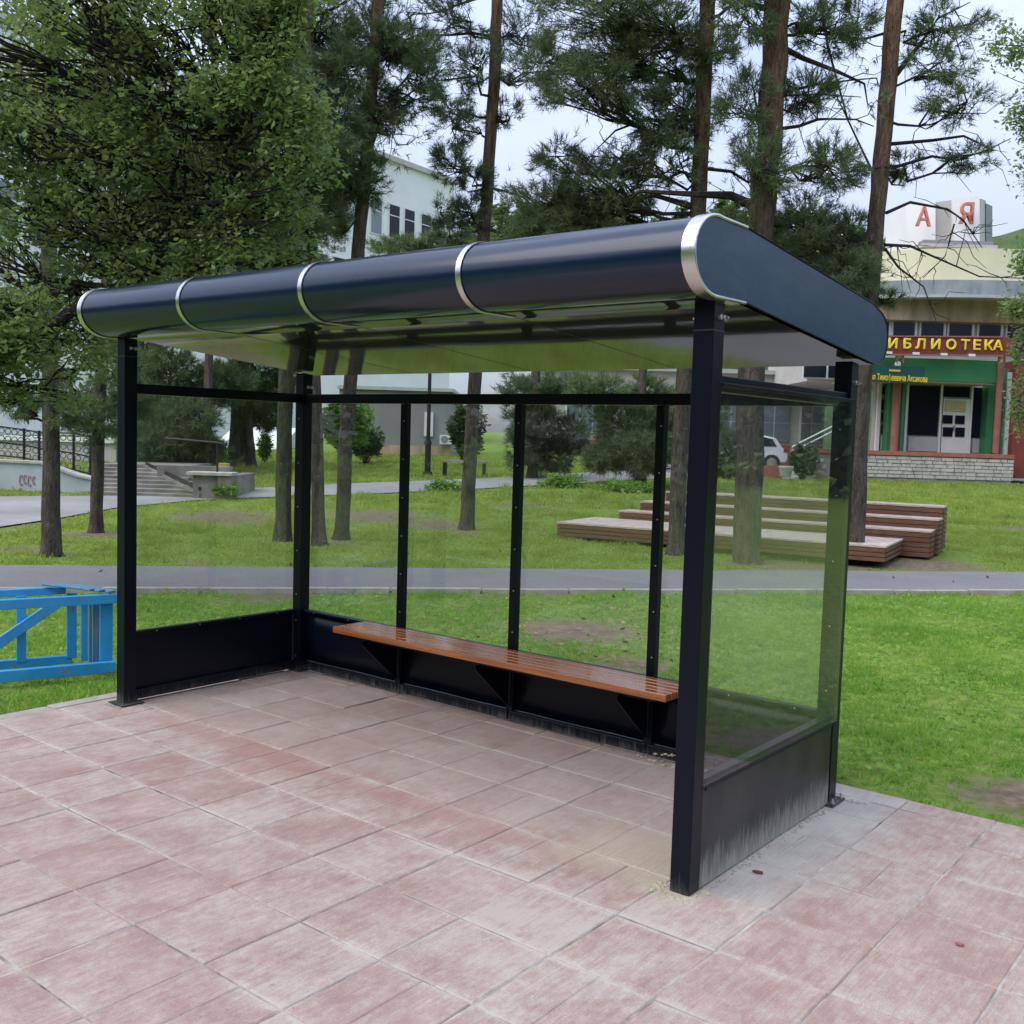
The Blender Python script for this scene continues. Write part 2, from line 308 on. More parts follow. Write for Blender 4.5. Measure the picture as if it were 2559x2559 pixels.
M['deck'] = simple('deck_boards', (.38, .27, .20), (.66, .56, .47), 2.2, .6, .1, (3, 3, 30))
M['deckside'] = simple('deck_side_boards', (.10, .045, .025), (.20, .10, .06), 3, .6, .1, (2, 2, 20))
M['deckdark'] = newmat('deck_shadow_frame', (.05, .03, .022), .7)[0]
m, nt, b = newmat('blue_paint', (.04, .27, .62), .38, 0, .5)
v = coords(nt, (1, 1, 1), 'World'); n1 = noise(nt, v, 9, 7, .75); n2 = noise(nt, v, 2.2, 4)
c = ramp(nt, n2, [(.3, (.015, .25, .56)), (.7, (.05, .38, .74))]); c = mix(nt, ramp(nt, n1, [(.57, 0.), (.63, .85)]), c, (.19, .19, .17))
nt.links.new(c, b.inputs['Base Color']); bump(nt, b, n1, .25, .004); M['blue'] = m
m, nt, b = newmat('weathered_blue', (.04, .2, .4), .7, 0, .3)
v = coords(nt, (16, 16, 3), 'World'); n1 = noise(nt, v, 1.4, 7, .75)
c = ramp(nt, n1, [(.38, (.03, .22, .46)), (.5, (.07, .20, .30)), (.6, (.20, .22, .21))]); nt.links.new(c, b.inputs['Base Color']); bump(nt, b, n1, .6, .008); M['blue_old'] = m
M['foam'] = simple('mounting_foam', (.30, .27, .17), (.48, .45, .33), 14, .95, .6)
M['carpaint'] = newmat('white_car_paint', (.70, .71, .74), .22, 0, .5, .6)[0]
M['tyre'] = newmat('tyre_rubber', (.02, .02, .02), .8)[0]
M['redlamp'] = newmat('red_lamp', (.35, .02, .02), .3)[0]
M['ltblue'] = simple('light_blue_banner', (.12, .22, .40), (.22, .33, .50), 8, .6, 0)
M['pole'] = newmat('grey_pole', (.3, .31, .32), .5, .3)[0]
M['pink'] = newmat('pink_spray', (.42, .22, .27), .7)[0]
M['weed'] = M['bush']

# ------------------------------------------------------------------ mesh helpers
class MB:
    def __init__(s): s.v = []; s.f = []; s.n = 0
    def add(s, vs, fs):
        s.v.extend([tuple(map(float, p)) for p in vs]); s.f.extend([tuple(i+s.n for i in f) for f in fs]); s.n += len(vs); return s
    BF = [(0, 3, 2, 1), (4, 5, 6, 7), (0, 1, 5, 4), (1, 2, 6, 5), (2, 3, 7, 6), (3, 0, 4, 7)]
    def box(s, x0, x1, y0, y1, z0, z1):
        return s.add([(x0, y0, z0), (x1, y0, z0), (x1, y1, z0), (x0, y1, z0), (x0, y0, z1), (x1, y0, z1), (x1, y1, z1), (x0, y1, z1)], s.BF)
    def lbox(s, u0, u1, v0, v1, z0, z1):                              # box aligned with the view axes (buildings face that way)
        return s.add([loc(*q) for q in ((u0, v0, z0), (u1, v0, z0), (u1, v1, z0), (u0, v1, z0), (u0, v0, z1), (u1, v0, z1), (u1, v1, z1), (u0, v1, z1))], s.BF)
    def fbox(s, O, a, b, a0, a1, b0, b1, z0, z1):                     # box in a frame O + a*.. + b*..
        q = lambda i, j, k: (O[0]+a[0]*i+b[0]*j, O[1]+a[1]*i+b[1]*j, k)
        return s.add([q(a0, b0, z0), q(a1, b0, z0), q(a1, b1, z0), q(a0, b1, z0), q(a0, b0, z1), q(a1, b0, z1), q(a1, b1, z1), q(a0, b1, z1)], s.BF)
    def bar(s, p, q, wd, ht, up=(0, 0, 1)):
        p = Vector(p); q = Vector(q); d = (q-p).normalized(); si = d.cross(Vector(up)).normalized(); u2 = si.cross(d)
        vs = [e + si*(a*wd/2) + u2*(c*ht/2) for e in (p, q) for a, c in ((-1, -1), (1, -1), (1, 1), (-1, 1))]
        return s.add(vs, [(0, 1, 2, 3), (7, 6, 5, 4), (0, 4, 5, 1), (1, 5, 6, 2), (2, 6, 7, 3), (3, 7, 4, 0)])
    def tube(s, pts, rad, n=8, cap=True, wob=0.):
        pts = [Vector(p) for p in pts]; k = len(pts)
        if not hasattr(rad, '__len__'): rad = [rad]*k
        vs = []; ref = Vector((.31, .17, .93))
        for i, p in enumerate(pts):
            t = (pts[min(i+1, k-1)]-pts[max(i-1, 0)]).normalized(); a = t.cross(ref if abs(t.dot(ref)) < .95 else Vector((1, 0, 0))).normalized(); b = t.cross(a)
            for j in range(n):
                th = 2*math.pi*j/n; r = rad[i]*(1+(random.uniform(-wob, wob) if wob else 0)); vs.append(p + a*(r*math.cos(th)) + b*(r*math.sin(th)))
        fs = [(i*n+j, i*n+(j+1) % n, (i+1)*n+(j+1) % n, (i+1)*n+j) for i in range(k-1) for j in range(n)]
        if cap: fs += [tuple(range(n))[::-1], tuple((k-1)*n+j for j in range(n))]
        return s.add(vs, fs)
    def prism(s, poly, fn, t0, t1):                                   # poly of 2D points, fn(a,b,t)->3D
        n = len(poly); vs = [fn(a, b, t0) for a, b in poly] + [fn(a, b, t1) for a, b in poly]
        return s.add(vs, [tuple(range(n)), tuple(range(2*n-1, n-1, -1))] + [(i, i+n, (i+1) % n+n, (i+1) % n) for i in range(n)])
    def mesh(s, name, off=(0, 0, 0)):
        me = bpy.data.meshes.new(name); o = Vector(off)
        me.from_pydata([(x-o[0], y-o[1], z-o[2]) for x, y, z in s.v], [], s.f); me.update()
        bm = bmesh.new(); bm.from_mesh(me); bmesh.ops.recalc_face_normals(bm, faces=bm.faces); bm.to_mesh(me); bm.free()
        return me
def link(name, me, mat, parent=None, at=None, bevel=0, smooth=False):
    if mat is not None and not me.materials: me.materials.append(mat)
    o = bpy.data.objects.new(name, me); C.objects.link(o)
    if parent: o.parent = parent
    if at is not None: o.location = tuple(at)
    if smooth:
        for p in me.polygons: p.use_smooth = True
        if smooth != 'all': me.set_sharp_from_angle(angle=R(40))
    if bevel:
        b = o.modifiers.new('b', 'BEVEL'); b.width = bevel; b.segments = 2; b.limit_method = 'ANGLE'; b.angle_limit = R(40)
    return o
def gpos(p):                                                          # world offset of a parent chain (no rotations used)
    v = Vector((0, 0, 0))
    while p is not None: v += p.location; p = p.parent
    return v
def part(name, mb, mat, parent, bevel=0, smooth=False):
    return link(name, mb.mesh(name, gpos(parent)), mat, parent, None, bevel, smooth)
def tag(o, label=None, cat=None, group=None, kind=None):
    for k, v in (('label', label), ('category', cat), ('group', group), ('kind', kind)):
        if v: o[k] = v
    return o
def empty(name, at, label, cat, group=None):
    o = bpy.data.objects.new(name, None); C.objects.link(o); o.location = tuple(float(a) for a in at); o.empty_display_size = .2
    return tag(o, label, cat, group)
def thing(name, mb, mat, label, cat, group=None, at=None, bevel=0, smooth=False):
    if at is None: a = np.array(mb.v); at = (a[:, 0].mean(), a[:, 1].mean(), a[:, 2].min())
    return tag(link(name, mb.mesh(name, at), mat, None, at, bevel, smooth), label, cat, group)
def struct(name, mb, mat, parent=None): o = link(name, mb.mesh(name), mat, parent); tag(o, kind='structure'); return o
def fastmesh(name, V, FC, nside):                                     # numpy verts (n,3), faces (m,nside)
    me = bpy.data.meshes.new(name); me.vertices.add(len(V)); me.vertices.foreach_set('co', np.ascontiguousarray(V, dtype=np.float32).ravel())
    m = len(FC); me.loops.add(m*nside); me.loops.foreach_set('vertex_index', np.ascontiguousarray(FC, dtype=np.int32).ravel())
    me.polygons.add(m); me.polygons.foreach_set('loop_start', np.arange(0, m*nside, nside, dtype=np.int32)); me.polygons.foreach_set('loop_total', np.full(m, nside, dtype=np.int32))
    me.update(); me.validate(); return me
def text_mesh(txt, size, depth, offset=0., sx=1.):
    cu = bpy.data.curves.new('t', 'FONT'); cu.body = txt; cu.size = size; cu.extrude = depth; cu.bevel_depth = offset; cu.bevel_resolution = 0; cu.resolution_u = 3
    cu.align_x = 'CENTER'; cu.align_y = 'CENTER'
    o = bpy.data.objects.new('t', cu); C.objects.link(o); bpy.context.view_layer.update()
    me = bpy.data.meshes.new_from_object(o.evaluated_get(bpy.context.evaluated_depsgraph_get())); bpy.data.objects.remove(o)
    for v in me.vertices: v.co.x *= sx
    return me
FACE_ROT = Matrix([[RT[0], 0, -FH[0]], [RT[1], 0, -FH[1]], [0, 1, 0]]).to_4x4()
def place_text(name, txt, size, depth, p, mat, parent, offset=0., sx=1., rot=0.):
    me = text_mesh(txt, size, depth, offset, sx); me.transform(FACE_ROT @ Matrix.Rotation(rot, 4, 'Z'))
    o = link(name, me, mat, parent); o.location = Vector(tuple(p)) - gpos(parent); return o
# ------------------------------------------------------------------ ground sheet
bare = [(128, 1386, .40, .95), (240, 1332, .38, .95), (706, 1352, .38, .9), (798, 1364, .32, .9), (853, 1351, .35, .9), (1166, 1333, .38, .9), (1690, 1388, .38, .9), (1868, 1406, .55, .95), (2141, 1410, .42, .95), (1440, 1575, .75, .9), (1560, 1660, .5, .8), (1380, 1480, .5, .7), (1250, 1490, .5, .6), (2570, 1990, .42, 1.), (2480, 1880, .16, .6), (20, 1370, .8, .7), (240, 1335, .7, .8),
        (700, 1490, .6, .8), (950, 1290, 1.4, .85), (1100, 1310, 1.0, .8), (560, 1290, 1.5, .8), (1300, 1260, 1.5, .6), (1900, 1250, 1.5, .5), (130, 1385, .5, .7), (2300, 1410, 1.2, .9), (2050, 1420, 1.4, .8), (2540, 1320, .8, .7), (0, 1300, 1.5, .8), (90, 1770, .3, .6), (480, 1405, .6, .6)]
BARE = np.array([list(GT(x, y)[:2])+[r, s] for x, y, r, s in bare])
def soilv(x, y):
    d = np.zeros_like(x)
    for bx_, by_, r, s in BARE: d = np.maximum(d, s*np.exp(-((x-bx_)**2+(y-by_)**2)/(r*r)))
    return d
us = np.concatenate([-np.geomspace(300, 13, 14), np.arange(-12, 12.01, .3), np.geomspace(13, 300, 14)])
vs_ = np.concatenate([-np.geomspace(200, 3, 10), np.arange(-2, 30, .3), np.geomspace(31, 900, 24)])
UU, VV = np.meshgrid(us, vs_); ZZ = terr(UU, VV)-.012
XX = CAM[0]+RT[0]*UU+FH[0]*VV; YY = CAM[1]+RT[1]*UU+FH[1]*VV
ZZ = ZZ - .10*((XX > -4.6) & (XX < 6) & (YY < 1.6) & (YY > -8))         # bedding trench below the slabs
nu, nv = len(us), len(vs_); ii = np.arange(nu*nv).reshape(nv, nu)
FC = np.stack([ii[:-1, :-1], ii[:-1, 1:], ii[1:, 1:], ii[1:, :-1]], -1).reshape(-1, 4)
me = fastmesh('lawn_ground', np.stack([XX.ravel(), YY.ravel(), ZZ.ravel()], 1), FC, 4)
at = me.attributes.new('soil', 'FLOAT', 'POINT'); at.data.foreach_set('value', soilv(XX.ravel(), YY.ravel()).astype(np.float32))
for p in me.polygons: p.use_smooth = True
tag(link('lawn_ground', me, M['lawn']), kind='structure')

# paths
def strip(name, near, far, mat, lift=.012, sub=24):
    def dense(pl):
        pl = [np.array(p, float) for p in pl]; o = []
        for a, b in zip(pl[:-1], pl[1:]):
            for k in range(sub): o.append(a+(b-a)*k/sub)
        o.append(pl[-1]); return np.array(o)
    n, f = dense(near), dense(far); vs = []; K = 8
    for a, b in zip(n, f):
        for k in range(K+1):
            q = a+(b-a)*k/K; u, v = uv_of((q[0], q[1], 0)); vs.append((q[0], q[1], float(terr(u, v))+lift))
    m_ = len(n); fs = [(i*(K+1)+k, (i+1)*(K+1)+k, (i+1)*(K+1)+k+1, i*(K+1)+k+1) for i in range(m_-1) for k in range(K)]
    mb = MB().add(vs, fs); return struct(name, mb, mat)
n0, n1_ = np.array([-8.83, 1.54]), np.array([-1.15, 10.48]); f0, f1_ = np.array([-10.69, 2.40]), np.array([-1.67, 12.8])
dn = (n1_-n0)/np.linalg.norm(n1_-n0)
nearP = [n0-dn*9, n0, n1_, n1_+dn*9]; farP = [f0-dn*9, f0, f1_, f1_+dn*9]
path = strip('asphalt_path', nearP, farP, M['asphalt'], .012)
PATHN = (n0, dn)
# kerb stones along the near edge of the path
mb = MB().fbox((0, 0), (1, 0), (0, 1), 0, .97, -.04, .04, 0, .07); kme = mb.mesh('kerb')
nrm = np.array([dn[1], -dn[0]])
first = None
for k in range(24):
    o = link('kerb_stone' if k else 'kerb_stone', kme, M['kerbstone'], path, bevel=.008)
    q = n0-dn*7+dn*k*1.0+nrm*.05; o.location = (q[0], q[1], -.04+random.uniform(-.008, .004)); o.rotation_euler = (0, 0, math.atan2(dn[1], dn[0])+random.uniform(-.004, .004))
up_far = [(-300, 1225), (0, 1242), (290, 1240), (480, 1240), (620, 1222), (900, 1208), (1200, 1197), (1500, 1180), (1800, 1160), (2200, 1168), (2700, 1185)]
up_near = [(-300, 1330), (0, 1318), (290, 1270), (480, 1252), (620, 1245), (900, 1236), (1200, 1222), (1500, 1206), (1800, 1193), (2200, 1199), (2700, 1216)]
strip('upper_path', [GT(x, y)[:2] for x, y in up_near], [GT(x, y)[:2] for x, y in up_far], M['path2'], .014, 8)
UPN = np.array([uv_of(GT(x, y)) for x, y in up_near]); UPF = np.array([uv_of(GT(x, y)) for x, y in up_far])

# ------------------------------------------------------------------ paving of red slabs
X0, Y0 = -4.13, -4.30; TX, TY = 20, 15
pave = struct('pavement', MB().box(X0-.05, X0+.4*TX, Y0, 1.72, -.10, -.0045), M['sand'])
def slab_mesh(wx, wy, seed):
    r = random.Random(seed); g = .002; h = .006; half = wx/2
    mb = MB()
    def plank(x0, x1, y0, y1, c):
        ch = .004
        zt = [c+r.uniform(-.0012, .0012) for _ in range(4)]
        vs = [(x0, y0, -.04), (x1, y0, -.04), (x1, y1, -.04), (x0, y1, -.04),
              (x0, y0, zt[0]-ch), (x1, y0, zt[1]-ch), (x1, y1, zt[2]-ch), (x0, y1, zt[3]-ch),
              (x0+ch, y0+ch, zt[0]), (x1-ch, y0+ch, zt[1]), (x1-ch, y1-ch, zt[2]), (x0+ch, y1-ch, zt[3])]
        mb.add(vs, [(0, 1, 5, 4), (1, 2, 6, 5), (2, 3, 7, 6), (3, 0, 4, 7), (4, 5, 9, 8), (5, 6, 10, 9), (6, 7, 11, 10), (7, 4, 8, 11), (8, 9, 10, 11)])
    j = [r.uniform(0, .003) for _ in range(4)]
    if wx > .3 and seed % 3 == 0:
        plank(g+j[0], half-.0005, g+j[1], wy-g-j[2], r.uniform(-.001, .001)); plank(half+.0005, wx-g-j[3], g+j[1], wy-g-j[2], r.uniform(-.001, .001))
    else: plank(g+j[0], wx-g-j[3], g+j[1], wy-g-j[2], r.uniform(-.001, .001))
    return mb.mesh('slab')
full = [slab_mesh(.4, .4, k) for k in range(8)]; cut = [slab_mesh(.4, .25, 20+k) for k in range(3)]; edge = [slab_mesh(.4, .155, 30+k) for k in range(3)]
rows = [Y0+.4*k for k in range(14)]                                   # ... joints at -1.9, -1.5, ... 1.3
for j, y in enumerate(rows + [1.30, 1.56]):
    ms = full if j < 14 else (cut if j == 14 else edge)
    for i in range(TX):
        if j < 3 and (i < 6): continue
        o = link('paving_slab', random.choice(ms), M['slab'], pave)
        o.location = (X0+.4*i+random.uniform(-.0015, .0015), y+random.uniform(-.0015, .0015), random.uniform(-.0025, .002))
        o.rotation_euler = (random.uniform(-.004, .004), random.uniform(-.004, .004), random.uniform(-.004, .004))
mb = MB()
for i in range(6):
    for j in range(3): mb.box(X0+.4*i+.004, X0+.4*i+.396, rows[j]+.004, rows[j]+.396, -.04, 0)
tag(link('paving_slab', mb.mesh('s'), M['slab'], pave), kind='stuff')
# edging along the left side
mb = MB().box(0, .10, 0, .78, -.06, .0); ke = mb.mesh('k')
for k in range(8):
    o = link('edging_stone', ke, M['kerbstone'], pave, bevel=.006); o.location = (X0-.11, Y0+.03+.79*(k-0)+random.uniform(-.002, .002), random.uniform(-.004, .003))

# ------------------------------------------------------------------ bus shelter
W, s, Dp, hp = 4.0, .0835, 1.4527, .4392
sh = empty('bus_shelter', (-2.0, .7, 0), 'glass sided navy steel bus shelter with curved glossy roof and slatted bench on red paving', 'bus shelter')
def tube_post(z0, z1, y0, slope):                                     # top cut to the roof slope
    mb = MB(); d = s
    zt = lambda y: z1 + slope*y
    mb.add([(0, 0, z0), (d, 0, z0), (d, d, z0), (0, d, z0), (0, 0, zt(0)), (d, 0, zt(0)), (d, d, zt(d)), (0, d, zt(d))], MB.BF); return mb
SL = (2.12-2.248)/(1.60-.17)                                          # ceiling slope
ceilz = lambda y: 2.236+SL*(y-.1)
for nm, x, y in (('fl', -W, 0), ('fr', -s, 0), ('bl', -W, Dp-s), ('br', -s, Dp-s)):
    me = tube_post(.004, ceilz(y)-.003, y, SL).mesh('post')
    o = link('corner_post', me, M['navy'], sh, (x+2.0, y-.7, 0), .003)
    if nm != 'fr': fl = MB().box(-.035, s+.035, -.035, s+.035, .0045, .010); f = link('base_plate', fl.mesh('bp'), M['navy'], o)
    for bx_, by_ in (((s+.022, -.012), (s+.020, s+.012)) if nm == 'br' else ()):
        mbb = MB().tube([(bx_, by_, .013), (bx_, by_, .021)], .011, 6); mbb.tube([(bx_, by_, .021), (bx_, by_, .038)], .0055, 6); link('anchor_bolt', mbb.mesh('ab'), M['bolt'], o)
    zb = ceilz(y)-.065 if y < .5 else ceilz(y)-.10
    for x_a, x_b, yy_ in ((-.012, 0, .5), (s, s+.012, .42), (s, s+.010, .8)):
        sgn = -1 if x_a < 0 else 1; mbb = MB().tube([(x_a, s*yy_, zb), (x_b, s*yy_, zb)], .011, 6).tube([(x_a if sgn < 0 else x_b, s*yy_, zb), ((x_a if sgn < 0 else x_b)+sgn*.013, s*yy_, zb)], .0055, 6); link('roof_bolt', mbb.mesh('b'), M['bolt'], o, smooth=True)
    if y < .5:
        c_ = MB(); e = .0012                                           # sleeve collar joint
        c_.box(-e, s+e, -e, s+e, 2.128, 2.134); link('sleeve_joint', c_.mesh('c'), M['black'], o)
# roof end outline (Y,z)
def outline(grow=0.):
    pts = []
    c0 = (-.062, 2.382); r0y, r0z = .168+grow, .140+grow
    for k in range(0, 17):
        t = R(80)+k*R(190)/16
        pts.append((c0[0]+r0y*math.cos(t), c0[1]+r0z*math.sin(t)))
    pts += [(.17, 2.246-grow)]
    pts += [(1.56, 2.122-grow)]
    for k in range(0, 9):
        t = R(-90)+k*R(165)/8; pts.append((1.60+(.125+grow)*math.cos(t), 2.245+(.124+grow)*math.sin(t)))
    pts += [(1.50, 2.398+grow), (.16, 2.519+grow)]
    return pts
ol = outline(); xs = [-4.02, -3.02, -2.035, -1.045, .02]
for k in range(4):
    x0, x1 = xs[k]+.002, xs[k+1]-.002
    mb = MB(); n = len(ol); n_in = 17+1                                # nose + underside lip ... the skin runs round nose, top and back; underside is the ceiling
    skin = [p for i, p in enumerate(ol) if i <= 16] ; top = ol[18:]
    loop = top + skin                                                 # from back-bottom, round back, along top, round nose
    vs = [(x, a, b) for x in (x0, x1) for a, b in loop]; m_ = len(loop)
    mb.add(vs, [(i, i+1, i+1+m_, i+m_) for i in range(m_-1)])
    o = part('roof_skin', mb, M['roof'], sh, smooth='all'); sd = o.modifiers.new('s', 'SOLIDIFY'); sd.thickness = .003; sd.offset = 0; sd.use_rim = False
    # ceiling sheet under this bay
    mb = MB(); ys = [-.06, .14, .165, .19, .42, .65, .9, 1.15, 1.38, 1.56]
    zc = lambda y: 2.2475+SL*(y-.17) if y > .17 else 2.2445
    vs = [(x, y, zc(y)-.0012*((x-x0)/(x1-x0))*(1-(x-x0)/(x1-x0))*4*max(0, math.sin((y-.19)/1.37*math.pi)) - .006*(y > .15)) for y in ys for x in np.linspace(x0+.001, x1-.001, 7)]
    mb.add(vs, [(j*7+i, j*7+i+1, (j+1)*7+i+1, (j+1)*7+i) for j in range(9) for i in range(6)])
    o = part('ceiling_panel', mb, M['ceiling'], sh, smooth='all'); sd = o.modifiers.new('s', 'SOLIDIFY'); sd.thickness = .004; sd.offset = 0; sd.use_rim = False
def strap(xc, wd, full_=False):
    g = .005; pts = outline(g); a = pts[:17]; seq = [pts[-1]] + a + [(.14, 2.2435-g)]
    if full_: seq = [(.22, 2.5155+g)] + seq
    mb = MB(); m_ = len(seq); vs = [(x, p, q) for x in (xc-wd/2, xc+wd/2) for p, q in seq]
    mb.add(vs, [(i, i+1, i+1+m_, i+m_) for i in range(m_-1)])
    o = part('trim_strip', mb, M['steel'], sh, smooth='all'); sd = o.modifiers.new('s', 'SOLIDIFY'); sd.thickness = .004; sd.offset = 0; sd.use_rim = False
    return o
for x in xs[1:4]: strap(x, .028)
strap(-4.012, .034, True); strap(.012, .050, True)
for x in (-4.034, .024):                                              # end caps with a slim edge bead
    mb = MB().prism(outline(-.004), lambda a, b, t: (t, a, b), x, x+.010); e = part('end_panel', mb, M['roof_end'], sh)
    bead = outline(.001); mb = MB(); a_ = [pts for pts in (bead[-1:]+bead[:18])]; mb.tube([(x+.011 if x > 0 else x-.001, p, q) for p, q in a_], .007, 6); part('edge_bead', mb, M['steel'], e, smooth='all')
    mb = MB(); bb = [(p, q) for p, q in bead[17:]]; mb.tube([(x+.010 if x > 0 else x, p, q) for p, q in bb], .0035, 5); part('edge_seal', mb, M['navy'], e, smooth='all')
# seam angles on ceiling and rails under it
for x in xs[1:4]: part('ceiling_seam', MB().prism([(.15, 2.2405), (1.55, 2.2405+SL*1.4), (1.55, 2.2445+SL*1.4), (.15, 2.2445)], lambda a, b, t: (t, a, b), x-.002, x+.002), M['black'], sh)
# rails
rt, rb = 1.972, 1.9105
part('top_rail', MB().box(-W+s, -s, Dp-.066, Dp-.006, rb, rt), M['navy'], sh, .003)
part('top_rail', MB().box(-W+.006, -W+.062, s, Dp-s, rb, rt), M['navy'], sh, .003)
part('top_rail', MB().box(-.062, -.012, s, Dp-s, rb, rt), M['navy'], sh, .003)
part('glazing_bead', MB().box(-.011, .004, s+.004, Dp-.05, rb+.018, rb+.034), M['navy'], sh, .002)
part('glazing_bead', MB().box(-W-.004, -W+.005, s+.004, Dp-.05, rb+.018, rb+.034), M['navy'], sh, .002)
# lower panels, ledges and ground tubes
def side(xo, sg, mat):                                                # xo outer plane, sg +1 inwards
    a, b = sorted((xo+sg*.004, xo+sg*.012)); p = part('lower_panel', MB().box(a, b, s+.001, Dp-s-.008, .006, hp-.02), mat, sh)
    a, b = sorted((xo-sg*.004, xo+sg*.040)); q = part('panel_ledge', MB().box(a, b, s+.001, Dp-s-.008, hp-.020, hp), M['navy'], p, .003)
    a, b = sorted((xo-sg*.009, xo-sg*.002)); part('ledge_lip', MB().box(a, b, s+.001, Dp-s-.03, hp-.046, hp-.030), M['navy'], p, .002)
    a, b = sorted((xo+sg*.0125, xo+sg*.050)); part('base_rail', MB().box(a, b, s+.001, Dp-s-.001, .014, .074), M['navy'], p, .004)
    for yy in np.linspace(.25, 1.2, 4):
        a, b = sorted((xo+sg*.013, xo+sg*.0165)); 
        part('screw', MB().tube([(xo+sg*.041, yy, hp-.010), (xo+sg*.044, yy, hp-.010)], .0045, 6), M['bolt'], p)
    return p
side(-W, 1, M['navy']); side(0, -1, M['panel'])
mx_ = [-2.956, -2.008, -1.039]; bays = [-W+s] + mx_ + [-s]
for k in range(4):
    a, b = bays[k]+.001, bays[k+1]-.001
    mb = MB(); nseg = 8                                                # slightly buckled sheet
    xs_ = np.linspace(a, b, nseg+1); zs_ = np.linspace(.075, hp-.02, 4)
    for sd_, yy in ((1, Dp-.030), ):
        vs = [(x, yy + .004*math.sin(x*9+z*5)*(1 if 0 < i < nseg else 0), z) for z in zs_ for i, x in enumerate(xs_)]
        mb.add(vs, [(j*(nseg+1)+i, j*(nseg+1)+i+1, (j+1)*(nseg+1)+i+1, (j+1)*(nseg+1)+i) for j in range(3) for i in range(nseg)])
    o = part('lower_panel', mb, M['navy'], sh, smooth='all'); sd = o.modifiers.new('s', 'SOLIDIFY'); sd.thickness = .003
    part('base_rail', MB().box(a+.004, b-.004, Dp-.064, Dp-.018, .014, .072), M['navy'], o, .004)
    part('panel_ledge', MB().box(a+.002, b-.002, Dp-.062, Dp-.010, hp-.020, hp), M['navy'], o, .003)
    for xx in np.linspace(a+.12, b-.12, 3): part('screw', MB().tube([(xx, Dp-.062, hp-.010), (xx, Dp-.0655, hp-.010)], .0045, 6), M['bolt'], o)
    # pane
    ga = a-.012 if k else a+.001; gb = b+.012 if k < 3 else b-.001
    part('glass_pane', MB().box(ga, gb, Dp-.0055, Dp-.0015, hp-.015, rt-.012), M['glass'], sh)
for k, x in enumerate(mx_):
    o = part('mullion', MB().box(x-.0245, x+.0245, Dp-.056, Dp-.008, .014, rb-.001), M['navy'], sh, .003)
    for zz_ in np.linspace(.55, 1.8, 6): part('screw', MB().tube([(x+.010, Dp-.056, zz_), (x+.010, Dp-.0595, zz_)], .0042, 6), M['bolt'], o)
for x in (-W+s*.5, -s*.5):
    for zz_, r_ in [(z_, .0042) for z_ in np.linspace(.55, 1.8, 5)]+[(.36, .008), (.10, .008)]: part('screw', MB().tube([(x, Dp-s, zz_), (x, Dp-s-.004, zz_)], r_, 6), M['bolt'], sh)
part('glass_pane', MB().box(.0005, .0045, .072, 1.405, .405, 1.945), M['glass_side'], sh)
part('glass_pane', MB().box(-W-.0045, -W-.0005, .072, 1.405, .405, 1.945), M['glass'], sh)
# bench: five slats on gusset brackets
bf = part('bench_frame', MB().box(-3.14, -.82, 1.10, 1.13, .396, .4175).box(-3.14, -.82, 1.29, 1.32, .396, .4175).box(-3.14, -3.11, 1.13, 1.29, .396, .4175).box(-.85, -.82, 1.13, 1.29, .396, .4175), M['navy'], sh)
yb = np.linspace(1.058, 1.358, 6)
for k in range(5):
    th = .0385; link('slat', MB().box(-3.218+2.0, -.739+2.0, 0, yb[k+1]-yb[k]-.009, 0, th).mesh('slat'), M['wood'], bf, (0, yb[k]-.7, .4563-th), .0035)
for x in mx_:
    part('bracket', MB().prism([(Dp-.066, .10), (Dp-.066, .395), (1.075, .395), (1.075, .370)], lambda a, b, t: (t, a, b), x-.003, x+.003), M['navy'], bf)
# dried foam and mortar squeezed out along the base
def lumps(seq, n, r0, seed):
    r = random.Random(seed); mb = MB()
    for _ in range(n):
        a, b = r.choice(seq); t = r.random(); p = np.array(a)*(1-t)+np.array(b)*t + np.array([r.gauss(0, .012), r.gauss(0, .012), 0]); rr_ = r0*r.uniform(.4, 1.25)
        vs = []; k = 7
        for lv, (zz_, q) in enumerate(((0, 1.), (.45, .85), (.8, .4))):
            for j in range(k): th = 2*math.pi*j/k; e = r.uniform(.65, 1.25); vs.append((p[0]+rr_*q*e*math.cos(th), p[1]+rr_*q*e*math.sin(th), p[2]+rr_*.8*zz_*r.uniform(.7, 1.2)))
        mb.add(vs, [(a_*k+j, a_*k+(j+1) % k, (a_+1)*k+(j+1) % k, (a_+1)*k+j) for a_ in range(2) for j in range(k)] + [tuple(2*k+j for j in range(k))])
    return mb
tag(link('mounting_foam', lumps([((-s-.03, -.03, 0), (.03, -.045, 0)), ((-s-.045, -.03, 0), (-s-.05, .05, 0)), ((.015, -.03, 0), (.02, .10, 0)), ((-1.15, Dp-.075, 0), (-.72, Dp-.075, 0)), ((-1.0, Dp-.07, .03), (-.8, Dp-.07, .06)), ((-.9, Dp-.12, 0), (-.6, Dp-.10, 0))], 110, .012, 3).mesh('f'), M['foam']), 'dried yellowish mounting foam crumbled round the feet of the bus shelter', 'foam', kind='stuff')
tag(link('mortar_crumbs', lumps([((.02, .05, 0), (.02, 1.38, 0)), ((.01, .1, 0), (.01, 1.4, 0)), ((-3.9, Dp-.08, 0), (-.2, Dp-.08, 0)), ((-W+.07, .05, 0), (-W+.07, 1.3, 0)), ((-W-.04, -.05, 0), (-W+s+.05, -.05, 0)), ((-.15, Dp+.04, 0), (.12, Dp+.04, 0))], 420, .0055, 5).mesh('f'), M['kerbstone']), 'grey mortar crumbs along the base rails of the bus shelter', 'mortar', kind='stuff')
